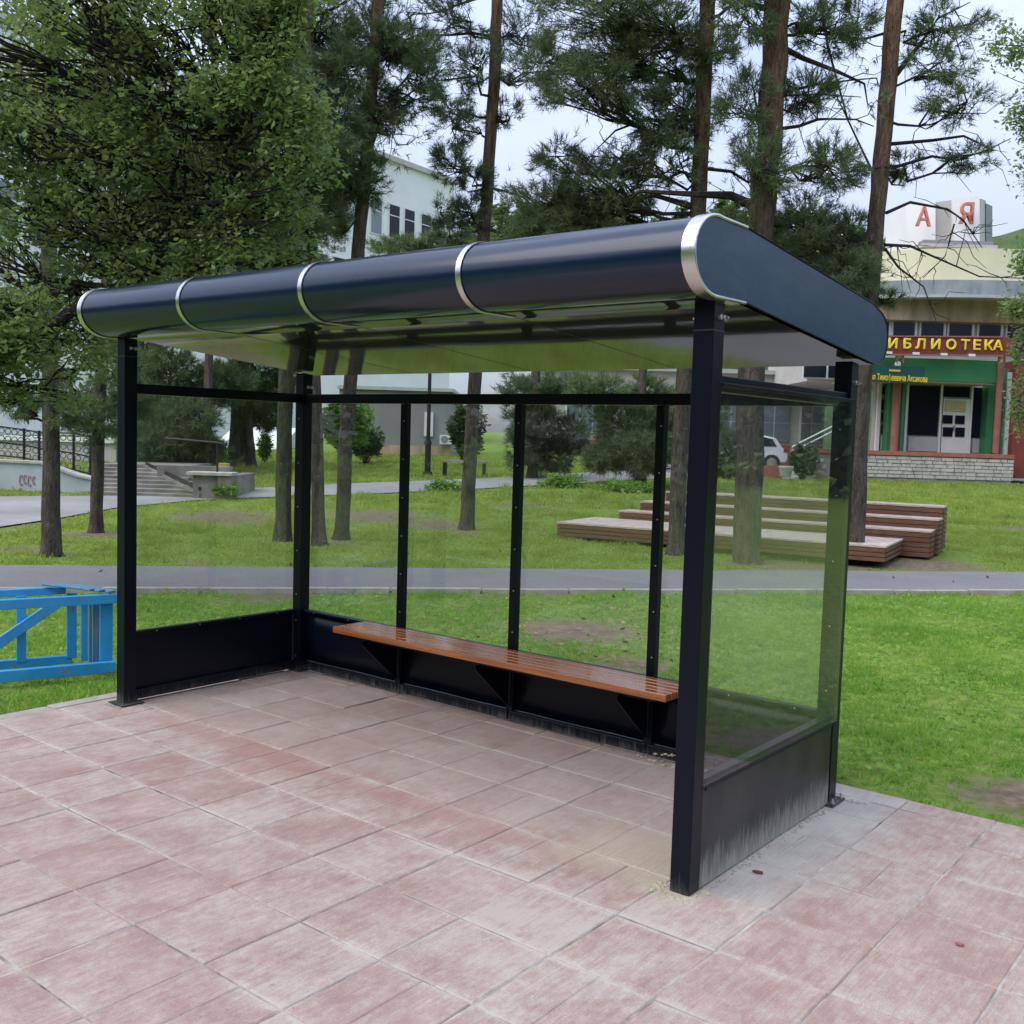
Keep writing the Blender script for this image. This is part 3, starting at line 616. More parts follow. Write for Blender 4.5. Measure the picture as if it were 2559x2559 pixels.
# scraps and pebbles on the slabs
a = G(1894, 2182); thing('red_scrap', MB().prism([(-.022, -.006), (-.004, -.012), (.022, -.004), (.018, .008), (-.01, .007)], lambda x, y, t: (a[0]+x, a[1]+y, t+.05*x), .003, .009), M['maroon'], 'small flat red scrap lying on grey dusty slabs beside the right end panel', 'scrap')
a = G(2102, 1998); thing('pebble', MB().tube([(a[0], a[1], .002), (a[0]+.004, a[1]+.004, .014), (a[0]+.006, a[1]+.005, .02)], [.012, .014, .006], 7), M['mortar'], 'dark grey pebble beside the foot of the right rear post', 'pebble')
a = G(2398, 2363); thing('stone_chip', MB().prism([(-.014, -.006), (.010, -.008), (.014, .003), (-.006, .008)], lambda x, y, t: (a[0]+x, a[1]+y, t), .003, .010), M['redcap'], 'reddish stone chip on pale slabs at the lower right', 'stone chip')

# ------------------------------------------------------------------ blue timber frame lying by the left post
A0 = GT(287, 1690); A1 = GT(-130, 1729); A0[2] = A1[2] = 0
ax = (A1-A0)/np.linalg.norm(A1-A0); Lh = float(np.linalg.norm(A1-A0)); bx = np.array([-ax[1], ax[0], 0]);
if bx@FH < 0: bx = -bx
bf_ = empty('blue_frame', A0+ax*.4, 'bright blue painted timber frame with flaking paint, lying left of the bus shelter', 'timber frame')
q = lambda a_, b_, z: tuple(A0+ax*a_+bx*b_+np.array([0, 0, z]))
H = .555
def bb(nm, p, q_, wd, ht, mat=M['blue'], up=(0, 0, 1)): return part(nm, MB().bar(p, q_, wd, ht, up), mat, bf_, .004)
bb('rail', q(0, 0, .05), q(Lh, 0, .05), .045, .075); bb('rail', q(-.01, 0, H-.03), q(Lh, 0, H-.03), .045, .065)
bb('rail', q(.22, .36, .05), q(Lh, .36, .05), .045, .06); bb('rail', q(.26, .36, H-.01), q(Lh, .36, H-.01), .045, .05)
upv = tuple(ax)
def px_of(p): d = np.array(p)-CAM; c_ = d@FWD; X_, Y_ = F*(d@RT)/c_, -F*(d@UP)/c_; return 1279.5+cr*X_-sr*Y_
def a_at(x, b_, z=.3):
    lo, hi = -1., 6.
    for _ in range(30):
        m_ = (lo+hi)/2
        if px_of(q(m_, b_, z)) > x: lo = m_
        else: hi = m_
    return lo
for x_, b_, wd, mt in ((265, .05, .085, M['blue']), (240, .10, .050, M['blue_old']), (232, .14, .055, M['blue_old']), (210, .22, .045, M['blue']), (179, .345, .065, M['blue']), (53, .345, .060, M['blue']), (-80, .345, .06, M['blue'])):
    bb('upright', q(a_at(x_, b_), b_, .06), q(a_at(x_, b_), b_, H-.03), .03, wd, mt, upv)
bb('brace', q(a_at(160, .30, .45), .30, H-.06), q(a_at(-70, .30, .1), .30, .10), .03, .07)
for k in range(3): bb('weathered_board', q(.02+.06*k, -.01+.02*k, H+.018+.008*k), q(.20+.10*k, .36, H+.024+.008*k), .055, .014, M['blue_old'])
# ------------------------------------------------------------------ stepped timber seating on the lawn
O2 = np.array(loc(.76, 17.4, 0)); aL = (.874, -.487); bL = (.487, .874)
av = RT*aL[0]+FH*aL[1]; bv = RT*bL[0]+FH*bL[1]
ts = empty('stepped_seating', O2+av*2.7+bv*1.2, 'low stepped timber seating with a broad deck in front on the lawn behind the shelter', 'timber seating')
def tier(nm, a0, a1, b0, b1, z0, z1, nb):
    body = part(nm, MB().fbox(O2, av, bv, a0+.04, a1-.04, b0+.03, b1-.03, z0, z1-.032), M['deckdark'], ts)
    wb = (b1-b0)/nb
    for k in range(nb): part('deck_board', MB().fbox(O2, av, bv, a0, a1, b0+wb*k+.004, b0+wb*(k+1)-.004, z1-.028, z1), M['deck'], body)
    nf = max(1, int(round((z1-.03-z0)/.075))); hb = (z1-.034-z0)/nf
    for k in range(nf):
        part('fascia_board', MB().fbox(O2, av, bv, a0+.01, a1-.01, b0, b0+.022, z0+hb*k+.006, z0+hb*(k+1)-.004), M['deckside'], body)
        for aa in (a0, a1-.022): part('end_board', MB().fbox(O2, av, bv, aa, aa+.022, b0+.03, b1-.02, z0+hb*k+.010, z0+hb*(k+1)-.008), M['deckside'], body)
tier('platform', 0, 5.3, 0, 1.55, .07, .305, 9)
tier('seat_tier', .45, 5.7, 1.56, 2.05, .03, .45, 4)
tier('seat_tier', .65, 5.75, 2.06, 2.55, .05, .61, 4)
tier('seat_tier', .95, 5.75, 2.56, 3.05, .07, .79, 4)

# ------------------------------------------------------------------ street lamp, small bench, sign pole
b0 = GT(1068, 1190); lp = empty('street_lamp', b0, 'black iron street lamp post behind the shelter glass in front of the grey wall', 'street lamp')
c3 = lambda z, dx=0: (b0[0]+RT[0]*dx, b0[1]+RT[1]*dx, b0[2]+z)
part('post', MB().tube([c3(0), c3(.12), c3(.13), c3(.9), c3(.92), c3(3.3)], [.15, .13, .085, .08, .055, .045], 10), M['black'], lp, smooth=True)
part('collar', MB().tube([c3(.88), c3(.98)], [.11, .09], 10), M['black'], lp); part('lantern', MB().tube([c3(3.3), c3(3.35), c3(3.8), c3(3.9)], [.06, .14, .22, .05], 8), M['winpale'], lp)
part('cap', MB().tube([c3(3.8), c3(4.0)], [.26, .03], 8), M['black'], lp)
b1 = GT(1128, 1190); v1 = uv_of(b1)[1]; u1 = uv_of(b1)[0]
pb = empty('park_bench', b1, 'low pale park bench on the upper lawn beside the lamp post', 'bench')
z0 = b1[2]; part('seat', MB().lbox(u1-.30, u1+1.0, v1, v1+.42, z0+.38, z0+.44), M['concrete'], pb)
for uu in (u1-.25, u1+.85): part('leg', MB().lbox(uu, uu+.10, v1+.03, v1+.39, z0-.05, z0+.38), M['black'], pb)
g0 = GT(1697, 1224); sp = empty('sign_pole', g0, 'thin grey pole with a light blue banner seen through the rear glass', 'sign pole')
u2, v2 = uv_of(g0); part('pole', MB().tube([g0+np.array([0, 0, -.05]), g0+np.array([0, 0, 2.6])], .028, 8), M['pole'], sp, smooth=True)
part('banner', MB().lbox(u2-.07, u2+.11, v2-.035, v2-.030, g0[2]+1.35, g0[2]+2.1), M['ltblue'], sp)
place_text('lettering', '5', .16, .003, loc(u2+.02, v2-.04, g0[2]+1.8), M['frame'], sp)

# ------------------------------------------------------------------ stairs, ramp wall and railing on the left
st = empty('garden_stairs', GT(370, 1240), 'wide worn concrete garden stairs with a sloping handrail left of the corner post', 'stairs')
vb = uv_of(GT(370, 1241))[1]
for k in range(8):
    v_ = vb+.36*k; ul = U(250, v_); ur = U(500-7*k, v_); zb = float(terr(0, vb))-.1
    part('step', MB().lbox(ul, ur, v_, v_+.37 if k < 7 else v_+2.5, zb, zb+.1+.07*(k+1)), M['concrete'], st, .01)
ztop = float(terr(0, vb))+.07*8
for off in (0, .16):
    p0 = P(356+off*60, 1163-off*25, vb+2.7); p1 = P(500, 1236-off*90, vb-.1)
    part('handrail', MB().bar(p0, p1, .05, .07), M['black'] if off else M['concrete'], st)
vw = vb-.1
pw = empty('planter_wall', GT(530, 1238), 'stained concrete planter wall at the right side of the garden stairs', 'planter wall')
ztw = Z(1186, vw, 530)
part('front_wall', MB().lbox(U(482, vw), U(556, vw), vw+.02, vw+.3, .2, ztw-.03), M['concrete'], pw); part('end_block', MB().lbox(U(548, vw), U(581, vw), vw-.06, vw+1.9, .2, ztw-.02), M['concrete'], pw)
part('coping', MB().lbox(U(470, vw), U(584, vw), vw-.1, vw+.40, ztw-.02, ztw+.05), M['stone'], pw, .01)
part('rear_wall', MB().lbox(U(400, vw+1.9), U(581, vw+1.9), vw+1.7, vw+1.95, .2, ztw+.1), M['concrete'], pw)
hp_ = empty('handrail_post', P(543, 1180, vw+.2), 'thin black post with a bent top rail above the concrete planter wall', 'handrail')
pz = P(543, 1180, vw+.2)
part('post', MB().tube([pz, pz+np.array([0, 0, .62])], .022, 6), M['black'], hp_); tp = pz+np.array([0, 0, .62])
part('bent_rail', MB().tube([tp-RT*1.1+np.array([0, 0, .06]), tp, tp+RT*.12+np.array([0, 0, -.02]), tp+RT*.2+np.array([0, 0, -.16])], .02, 6), M['black'], hp_)
gl = P(553, 1172, vw+2.5); thing('ochre_box', MB().lbox(*[U(545, vw+2.5), U(566, vw+2.5)], vw+2.5, vw+2.8, gl[2]-.45, gl[2]+.13), M['ypaint'], 'small ochre box standing behind the concrete planter wall', 'box')
# ramp side wall with graffiti
vr = 22.0
rw = empty('ramp_wall', loc(U(100, vr), vr, .2), 'pale blue grey ramp wall with faint pink graffiti at the far left', 'ramp wall')
pl = [(-260, 1262), (228, 1252), (228, 1196), (190, 1188), (100, 1156), (-260, 1140)]
pts3 = [P(x, y, vr) for x, y in pl]
mb = MB(); n = len(pl); mb.add([p for p in pts3]+[p+FH*.25 for p in pts3], [tuple(range(n)), tuple(range(2*n-1, n-1, -1))]+[(i, i+n, (i+1) % n+n, (i+1) % n) for i in range(n)]); part('wall_face', mb, M['bluewhite'], rw)
tpts = [P(x, y, vr-.04) for x, y in pl[2:]]
mb = MB()
for a, b in zip(tpts[:-1], tpts[1:]): mb.bar(a+FH*.15, b+FH*.15, .34, .05)
part('coping', mb, M['stone'], rw)
for x_, y_, r_ in ((52, 1200, 9), (62, 1198, 8), (73, 1202, 9), (84, 1200, 7)):
    c_ = P(x_, y_, vr-.012); k_ = vr/F
    mb = MB().tube([c_+RT*(k_*r_*.4*math.cos(t))+np.array([0, 0, k_*r_*1.5*math.sin(t)]) for t in np.linspace(.4, 5.6, 8)], .012, 4); part('graffiti', mb, M['pink'], rw)
rl = empty('ornamental_railing', P(100, 1160, vr+.6), 'black iron railing with round lattice panels on top of the pale ramp wall', 'railing')
vq = vr+.5
def rp(x, y): return P(x, y, vq)
xs_post = [-110, -20, 60, 98, 184, 226]
def ybot(x): return np.interp(x, [-260, 60, 98, 184, 226], [1122, 1150, 1160, 1182, 1192])
def ytop(x): return np.interp(x, [-260, 60, 98, 184, 226], [1030, 1074, 1080, 1083, 1092])
for x in xs_post: part('post', MB().tube([rp(x, ybot(x)+6), rp(x, ytop(x)-4)], .028, 6), M['black'], rl)
for f_ in (0, .5, .92):
    mb = MB()
    for a, b in zip(xs_post[:-1], xs_post[1:]): mb.bar(rp(a, ytop(a)*(1-f_)+ybot(a)*f_), rp(b, ytop(b)*(1-f_)+ybot(b)*f_), .025, .03)
    part('rail', mb, M['black'], rl)
for a, b in zip(xs_post[:-1], xs_post[1:]):
    mb = MB(); nx = max(1, int(round((b-a)/17)))
    for i in range(nx):
        for j in range(4):
            x = a+(b-a)*(i+.5)/nx; fy = .12+.24*j; y = ytop(x)*(1-fy)+ybot(x)*fy; c_ = rp(x, y); r_ = .062
            mb.tube([c_+RT*(r_*math.cos(t))+np.array([0, 0, r_*math.sin(t)]) for t in np.linspace(0, 2*math.pi, 9)], .012, 4, cap=False)
    part('lattice_panel', mb, M['lattice'], rl)

# ------------------------------------------------------------------ grey annex behind the lamp
ga = empty('grey_annex', loc(U(985, 38), 38, .9), 'low grey rendered annex with a door and an air conditioner behind the lamp post', 'building')
zb = .7; zt = Z(976, 38, 1000)
part('wall', MB().lbox(U(846, 38), U(1127, 38), 38, 44, zb, zt), M['grey_wall'], ga); part('roof_edge', MB().lbox(U(842, 38), U(1131, 38), 37.85, 44.1, zt, zt+.12), M['greyframe'], ga)
part('plinth', MB().lbox(U(846, 38), U(1127, 38), 37.93, 38, zb, Z(1113, 38, 1000)), M['tan'], ga)
part('door', MB().lbox(U(1060, 38), U(1082, 38), 37.9, 37.995, Z(1090, 38, 1070), Z(1030, 38, 1070)), M['frame'], ga)
ac = part('air_conditioner', MB().lbox(U(1101, 38), U(1130, 38), 37.6, 37.9, Z(1110, 38, 1110), Z(1087, 38, 1110)), M['frame'], ga, .01)
cc = loc(U(1111, 37.6), 37.59, Z(1098, 38, 1110)); part('fan_grille', MB().tube([cc, cc+FH*.02], .13, 14), M['grey_wall'], ac)
wa = empty('low_garden_house', loc(U(615, 40), 40, .9), 'low grey outbuilding with a white roof seen between the pine trunks on the left', 'building')
part('wall', MB().lbox(U(540, 40), U(700, 40), 40, 46, .7, Z(1130, 40, 600)), M['grey_wall'], wa)
z_ = Z(1130, 40, 600); mb = MB(); uu0, uu1 = U(535, 40), U(705, 40)
mb.add([loc(uu0, 39.7, z_), loc(uu1, 39.7, z_), loc(uu1, 46, z_+.05), loc(uu0, 46, z_+.05), loc(uu0, 39.9, z_+.25), loc(uu1, 39.9, z_+.25), loc(uu1, 43, z_+1.0), loc(uu0, 43, z_+1.0)], MB.BF); part('roof', mb, M['white'], wa)
gw = empty('garden_wall', loc(U(215, 30), 30, .9), 'long low white garden wall behind the iron railing on the left', 'wall')
part('wall_face', MB().lbox(U(-200, 30), U(290, 30), 30, 30.3, .5, Z(1105, 30, 200)), M['cream'], gw); part('coping', MB().lbox(U(-200, 30), U(290, 30), 29.9, 30.4, Z(1105, 30, 200), Z(1094, 30, 200)), M['white'], gw)

# ------------------------------------------------------------------ white office block with a receding facade
of = empty('white_office', loc(-8, 78, 1), 'tall white office building with rows of tall windows rising behind the pines', 'building')
Ao = np.array(loc(U(1119, 80), 80, 0)); Bo = np.array(loc(U(940, 72.6, 378), 72.6, 0)); ao = (Bo-Ao)/np.linalg.norm(Bo-Ao); bo = np.array([-ao[1], ao[0], 0])
if bo@FH < 0: bo = -bo
Htop = Z(445, 80, 1119); LO = 46
part('wall', MB().fbox(Ao, ao, bo, 0, LO, 0, 22, -1, Htop-.45), M['white'], of)
part('cornice', MB().fbox(Ao, ao, bo, -.25, LO, -.25, 22.2, Htop-.45, Htop-.1), M['cream'], of)
part('roof_house', MB().fbox(Ao, ao, bo, 8.8, 12, 1, 8, Htop-.1, Htop+1.1), M['grey_wall'], of)
def quadwin(nm, a0, a1, z0, z1, arch=False):
    f = part('window_frame', MB().fbox(Ao, ao, bo, a0-.09, a1+.09, -.07, .0, z0-.09, z1+.09), M['frame'], of)
    part('pane', MB().fbox(Ao, ao, bo, a0, a1, -.085, -.072, z0, z1), M['winpale'] if (int(a0*7) % 3 == 0) else M['win'], f)
    part('transom', MB().fbox(Ao, ao, bo, a0, a1, -.10, -.086, z0+(z1-z0)*.66, z0+(z1-z0)*.66+.07), M['frame'], f)
kk = 0
a_ = 1.15
while a_ < LO-2:
    for row, (zt_, hh_) in enumerate(((Htop-3.4, 2.25), (Htop-7.9, 2.6), (Htop-12.2, 2.4))):
        if row == 2 and a_ > 20: continue
        quadwin('w', a_, a_+1.05, zt_-hh_, zt_)
        if row < 2:
            mb = MB()                                                 # moulded lattice ornament below each window
            for j in range(3):
                for i in range(4):
                    for dz in (0, .16): mb.fbox(Ao, ao, bo, a_-.05+.3*i, a_+.13+.3*i, -.06, 0, zt_-hh_-.55-.5*j-dz-(.07 if i % 2 else 0), zt_-hh_-.45-.5*j-dz-(.07 if i % 2 else 0))
            part('ornament', mb, M['grey_wall'], of)
    kk += 1; a_ += 1.66 if kk % 2 else 1.9

# ------------------------------------------------------------------ library
lb = empty('library', loc(U(2330, 39.5), 39.5, .55), 'library with a pale yellow drum, green entrance fascia and white doors on a stone plinth', 'building')
v0 = 39.5
def LB(nm, x0, x1, y0, y1, va, vb_, mat, par=lb, xr=2350, bev=0):
    return part(nm, MB().lbox(U(x0, va, (y0+y1)/2), U(x1, va, (y0+y1)/2), va, vb_, Z(y1, va, xr), Z(y0, va, xr)), mat, par, bev)
zc_ = lambda y, v=v0, x=2350: Z(y, v, x)
# curved bodies: arcs bulging to the viewer
def arcwall(nm, xc, Rr, va, ya, yb_, mat, a0=-70, a1=70, n=28, thick=.3, par=lb):
    uc = U(xc, va); vc = va+Rr; z0_, z1_ = Z(yb_, va, xc), Z(ya, va, xc); mb = MB(); vs = []
    for i in range(n+1):
        t = R(a0+(a1-a0)*i/n)
        for rr_, z in ((Rr, z0_), (Rr, z1_), (Rr-thick, z1_), (Rr-thick, z0_)): vs.append(loc(uc+rr_*math.sin(t), vc-rr_*math.cos(t), z))
    mb.add(vs, [(i*4+j, (i+1)*4+j, (i+1)*4+(j+1) % 4, i*4+(j+1) % 4) for i in range(n) for j in range(4)]+[(0, 1, 2, 3), (n*4+3, n*4+2, n*4+1, n*4)])
    return part(nm, mb, mat, par, smooth=True)
arcwall('drum_wall', 2470, 6.2, 38.6, 620, 720, M['yellow'], -80, 80)
arcwall('eave', 2480, 9.0, 38.0, 700, 738, M['eave'], -50, 40, thick=1.2)
arcwall('eave_edge', 2480, 9.1, 37.9, 737, 744, M['greyframe'], -50, 40, thick=.5)
LB('upper_wall', 2020, 2640, 741, 802, 39.3, 46, M['tan'])
LB('mid_wall', 2020, 2640, 802, 962, 39.8, 46, M['cream'])
# upper window band
for x0_, x1_ in ((2020, 2085), (2092, 2150), (2160, 2222), (2231, 2287), (2301, 2359), (2371, 2430), (2446, 2502), (2517, 2570)):
    f = LB('window_frame', x0_-4, x1_+4, 803, 880, 39.68, 39.79, M['frame']); LB('pane', x0_+2, x1_-2, 808, 874, 39.62, 39.675, M['win'], f)
for x0_, x1_ in ((2009, 2064), (2070, 2096)):
    f = LB('window_frame', x0_-3, x1_+3, 918, 956, 39.60, 39.67, M['frame']); LB('pane', x0_, x1_, 922, 952, 39.55, 39.595, M['win'], f)
# green fascia, curved
arcwall('green_fascia', 2330, 10.5, 37.6, 896, 951, M['green'], -17, 13, 16, .25)
arcwall('soffit', 2330, 10.4, 37.7, 951, 956, M['greyframe'], -17, 13, 16, 2.0)
# entrance wall
LB('entrance_frame', 2185, 2480, 957, 1131, 39.2, 39.5, M['greyframe'])
def pane(x0_, x1_, y0_, y1_, mat=M['win'], va=39.12): return LB('pane', x0_, x1_, y0_, y1_, va, 39.195, mat)
pane(2272, 2346, 966, 1089); pane(2431, 2472, 966, 1091); pane(2355, 2423, 966, 991)
for y0_, y1_ in ((972, 990), (1003, 1029), (1035, 1058), (1065, 1087)): pane(2203, 2220, y0_, y1_)
for x0_, x1_ in ((2262, 2268), (2348, 2353), (2424, 2429), (2474, 2480), (2192, 2200)): LB('post_frame', x0_, x1_, 957, 1131, 39.02, 39.19, M['frame'])
for x0_, x1_ in ((2270, 2346), (2431, 2473), (2200, 2222)):
    LB('kick_panel', x0_, x1_, 1093, 1129, 39.08, 39.19, M['greyframe'])
dr = LB('door', 2355, 2423, 996, 1131, 39.05, 39.19, M['frame'])
LB('door_pane', 2363, 2414, 1000, 1027, 39.0, 39.045, simple('yellow_notice', (.42, .36, .18), (.50, .44, .24), 2, .6, 0), dr)
for x0_, x1_ in ((2357, 2381), (2388, 2411)):
    for y0_, y1_ in ((1037, 1058), (1067, 1090)): LB('door_pane', x0_, x1_, y0_, y1_, 39.0, 39.045, M['win'], dr)
LB('door_handle', 2383, 2386, 1062, 1075, 38.97, 39.045, M['steel'], dr)
# green reveals and columns
for x0_, x1_ in ((2219, 2226), (2252, 2260), (2466, 2482)): LB('green_reveal', x0_, x1_, 951, 1134, 38.6, 39.1, M['green'])
for nm, x0_, x1_, yy0, vv_ in (('c', 2229, 2249, 900, 38.0), ('c', 2486, 2503, 880, 37.7)):
    c0 = U((x0_+x1_)/2, vv_); z0_, z1_ = Z(1132, vv_, x0_), Z(yy0-18, vv_, x0_); rr_ = (x1_-x0_)/2*vv_/F
    part('column', MB().tube([loc(c0, vv_+.15, z0_), loc(c0, vv_+.15, z1_)], rr_, 12), M['column'], lb, smooth=True)
LB('pipe', 2506, 2514, 915, 1132, 38.3, 38.45, M['green']); LB('pilaster', 2515, 2532, 925, 1134, 38.2, 39.0, M['frame'])
LB('red_wall', 2533, 2700, 895, 1190, 37.9, 44, M['maroon'])
# globe lamp above the green board
c0 = loc(U(2241, 37.3, 910), 37.2, Z(911, 37.3, 2241)); mb = MB().tube([c0+np.array([0, 0, d_]) for d_ in (-.11, -.08, 0, .08, .11)], [.03, .09, .12, .09, .03], 10); part('globe_lamp', mb, M['frame'], lb, smooth='all')
for x_ in (2222, 2290, 2360, 2430): LB('spot_lamp', x_-8, x_+8, 882, 888, 36.9, 37.05, M['frame'])
# podium of uneven stone
pv = 37.3
pz0, pz1 = .35, Z(1141, pv, 2350)
pod = part('plinth', MB().lbox(U(2020, pv), U(2534, pv), pv, 39.6, pz0, pz1), M['mortar'], lb)
part('podium_floor', MB().lbox(U(2020, pv), U(2536, pv), pv-.08, 39.7, pz1, Z(1131, pv, 2350)), M['redcap'], lb)
sm = [MB().box(0, 1, -.035, .02, 0, 1).mesh('st') for _ in range(1)][0]
rowh = (Z(1143, pv, 2350)-Z(1197, pv, 2350))/6; zz0 = Z(1197, pv, 2350); cnt = 0; rs = random.Random(4)
for r_ in range(6):
    x = 2130+rs.uniform(0, 12)
    while x < 2530:
        wpx = rs.uniform(16, 34); x2 = min(x+wpx, 2532)
        u0_, u1_ = U(x, pv, 1170), U(x2, pv, 1170)
        o = link('stone', MB().lbox(u0_+.012, u1_-.012, pv-.03-rs.uniform(0, .03), pv+.01, zz0+rowh*r_+.010, zz0+rowh*(r_+1)-rs.uniform(.006, .02)).mesh('stone', gpos(pod)), rs.choice([M['stone'], M['stone'], M['stone2']]), pod); cnt += 1
        x = x2
# sign board
sg = empty('library_sign', loc(U(2345, 36.9), 36.9, Z(858, 36.9, 2345)), 'red shop style sign board with yellow Cyrillic capitals above the library entrance', 'sign')
mb = MB(); v3 = 37.0
pl = [(2030, 838), (2500, 841), (2545, 848), (2528, 866), (2548, 890), (2500, 886), (2030, 880)]
pp = [P(x, y, v3) for x, y in pl]; n = len(pl); mb.add(pp+[p+FH*.12 for p in pp], [tuple(range(n)), tuple(range(2*n-1, n-1, -1))]+[(i, i+n, (i+1) % n+n, (i+1) % n) for i in range(n)]); part('board', mb, M['maroon'], sg)
part('upper_edge', MB().bar(P(2030, 839, v3-.03), P(2500, 842, v3-.03), .06, .05), M['column'], sg); part('lower_edge', MB().bar(P(2030, 884, v3-.03), P(2505, 889, v3-.03), .06, .06), M['column'], sg)
for ch, x in zip('БИБЛИОТЕКА', (2166, 2230, 2265, 2300, 2339, 2375, 2410, 2440, 2468, 2496)):
    x = {2166: 2160, 2230: 2194}.get(x, x)
xsL = [2194, 2230, 2265, 2301, 2339, 2375, 2410, 2440, 2468, 2496]
xsL = [2196, 2231, 2266, 2300, 2338, 2376, 2411, 2441, 2467, 2494]
# visible letters run И 2232 ... А 2490 in the photograph; the first Б is behind the shelter roof
xsL = [2196] + list(np.interp(range(9), [0, 1, 2, 3, 4, 5, 6, 7, 8], [2231, 2267, 2301, 2338, 2377, 2412, 2441, 2470, 2494]))
for ch, x in zip('БИБЛИОТЕКА', xsL):
    p_ = P(x, 860+ (x-2231)*.018, v3-.04); place_text('letter', ch, .47, .02, p_, M['letters'], sg, .016, 1.08, -.02)
for x in (2240, 2494): part('bracket', MB().lbox(U(x-9, v3), U(x-6, v3), v3+.02, v3+.1, Z(906, v3, x), Z(884, v3, x)).lbox(U(x+6, v3), U(x+9, v3), v3+.02, v3+.1, Z(906, v3, x), Z(884, v3, x)), M['column'], sg)
gs = empty('green_name_board', loc(U(2220, 37.1), 37.1, Z(935, 37.1, 2220)), 'dark green board with small yellow lettering left of the library door', 'sign')
part('board', MB().lbox(U(2150, 37.1, 930), U(2311, 37.1, 930), 37.1, 37.16, Z(957, 37.1, 2250), Z(915, 37.1, 2250)), M['dgreen'], gs)
place_text('lettering', 'Сергея Тимофеевича Аксакова', .30, .004, P(2234, 945, 37.07), M['letters'], gs, .005, .52, -.02)
place_text('lettering', 'имени', .13, .004, P(2236, 926, 37.07), M['letters'], gs, .004, 1.0, -.02)
# tower block with big red letters
tw = empty('letter_tower', loc(U(2370, 44), 44, 9), 'white faceted rooftop block carrying two faded red letters above the library', 'tower')
def facet(pl, vlist, mat, nm='facet'):
    pp = [P(x, y, v) for (x, y), v in zip(pl, vlist)]; n = len(pp); return part(nm, MB().add(pp+[p+FH*2.5 for p in pp], [tuple(range(n)), tuple(range(2*n-1, n-1, -1))]+[(i, i+n, (i+1) % n+n, (i+1) % n) for i in range(n)]), mat, tw)
facet([(2266, 640), (2338, 640), (2338, 500), (2266, 512)], [44.6, 44, 44, 44.6], M['white'])
facet([(2339, 640), (2398, 640), (2386, 499), (2339, 505)], [44.2, 44.3, 44.3, 44.2], M['cream'])
facet([(2387, 640), (2448, 640), (2448, 489), (2387, 497)], [43.9, 43.6, 43.6, 43.9], M['white'])
facet([(2448, 640), (2464, 640), (2464, 501), (2448, 496)], [44.0, 45, 45, 44.0], M['cream']); facet([(2464, 640), (2480, 640), (2480, 515), (2464, 508)], [44.8, 46, 46, 44.8], M['grey_wall'])
part('ledge', MB().lbox(U(2280, 43), U(2452, 43), 43, 43.6, Z(611, 43, 2380), Z(601, 43, 2380)), M['grey_wall'], tw); part('ledge', MB().lbox(U(2275, 43), U(2458, 43), 42.8, 43.6, Z(620, 43, 2380), Z(612, 43, 2380)), M['cream'], tw)
place_text('letter', 'А', 1.05, .05, P(2308, 545, 43.6), M['redlet'], tw, .022, .85); place_text('letter', 'Я', 1.15, .05, P(2417, 537, 43.3), M['redlet'], tw, .022, .9)
# left wing of the library
lw = empty('library_wing', loc(U(1740, 45), 45, .6), 'pale library wing with white framed windows and a red brick base behind the rear glass', 'building')
def LW(nm, x0, x1, y0, y1, va, vb_, mat, par=lw, xr=1740): return part(nm, MB().lbox(U(x0, va, 1050), U(x1, va, 1050), va, vb_, Z(y1, va, xr), Z(y0, va, xr)), mat, par)
LW('wall', 1340, 2060, 930, 1106, 45, 52, M['cream']); bs = LW('brick_base', 1340, 2060, 1106, 1185, 44.9, 45, M['redcap'])
LW('roof_edge', 1330, 2064, 920, 930, 44.7, 52.3, M['greyframe'])
for x0_, x1_, y0_, y1_ in ((1412, 1514, 1014, 1090), (1560, 1650, 1014, 1090), (1780, 1870, 1004, 1096), (1895, 1972, 1004, 1096), (1999, 2056, 1004, 1096)):
    f = LW('window_frame', x0_, x1_, y0_, y1_, 44.86, 44.99, M['frame']); nx = 3 if x1_-x0_ > 95 else 2
    for i in range(nx):
        for j in range(2):
            a0_ = x0_+3+(x1_-x0_-3)*i/nx; a1_ = x0_+(x1_-x0_-3)*(i+1)/nx; c0_ = y0_+3+(y1_-y0_-3)*j/2; c1_ = y0_+(y1_-y0_-3)*(j+1)/2
            part('pane', MB().lbox(U(a0_, 44.8), U(a1_, 44.8), 44.82, 44.855, Z(c1_, 44.8, 1740), Z(c0_, 44.8, 1740)), M['winpale'], f)
# side steps with railing left of the plinth
ss = empty('library_steps', loc(U(2010, 37), 37, .5), 'pale stone steps rising to the library podium seen through the right glass', 'steps')
for k in range(7): part('step', MB().lbox(U(1990+9*k, pv), U(2060, pv), pv-.1+.0*k, 39.4, pz0, Z(1192-8*k, pv, 2020)), M['stone'], ss)
sr_ = empty('steel_handrail', loc(U(2000, 36.8), 36.8, .7), 'white double tube handrail sloping up the library steps', 'handrail')
for dy in (0, 13): part('rail', MB().tube([P(1979, 1118+dy*.4, 36.9), P(1984, 1114+dy, 36.9), P(2140, 1035+dy, 37.0)], .03, 6), M['frame'], sr_, smooth=True)
part('post', MB().tube([P(1992, 1170, 36.95), P(1992, 1118, 36.95)], .02, 6), M['frame'], sr_)
plp = P(1964, 1172, 35.5); thing('stone_planter', MB().tube([plp+np.array([0, 0, d_]) for d_ in (-.28, -.24, .0, .06, .1)], [.17, .19, .24, .27, .26], 10), M['stone2'], 'small round stone planter at the foot of the library steps', 'planter', smooth=True)
rk = MB().lbox(U(1760, 36), U(1960, 36), 36, 36.15, .3, Z(1161, 36, 1850)); thing('red_kerb_wall', rk, M['redcap'], 'long low reddish kerb wall edging the lawn below the white car', 'kerb wall')
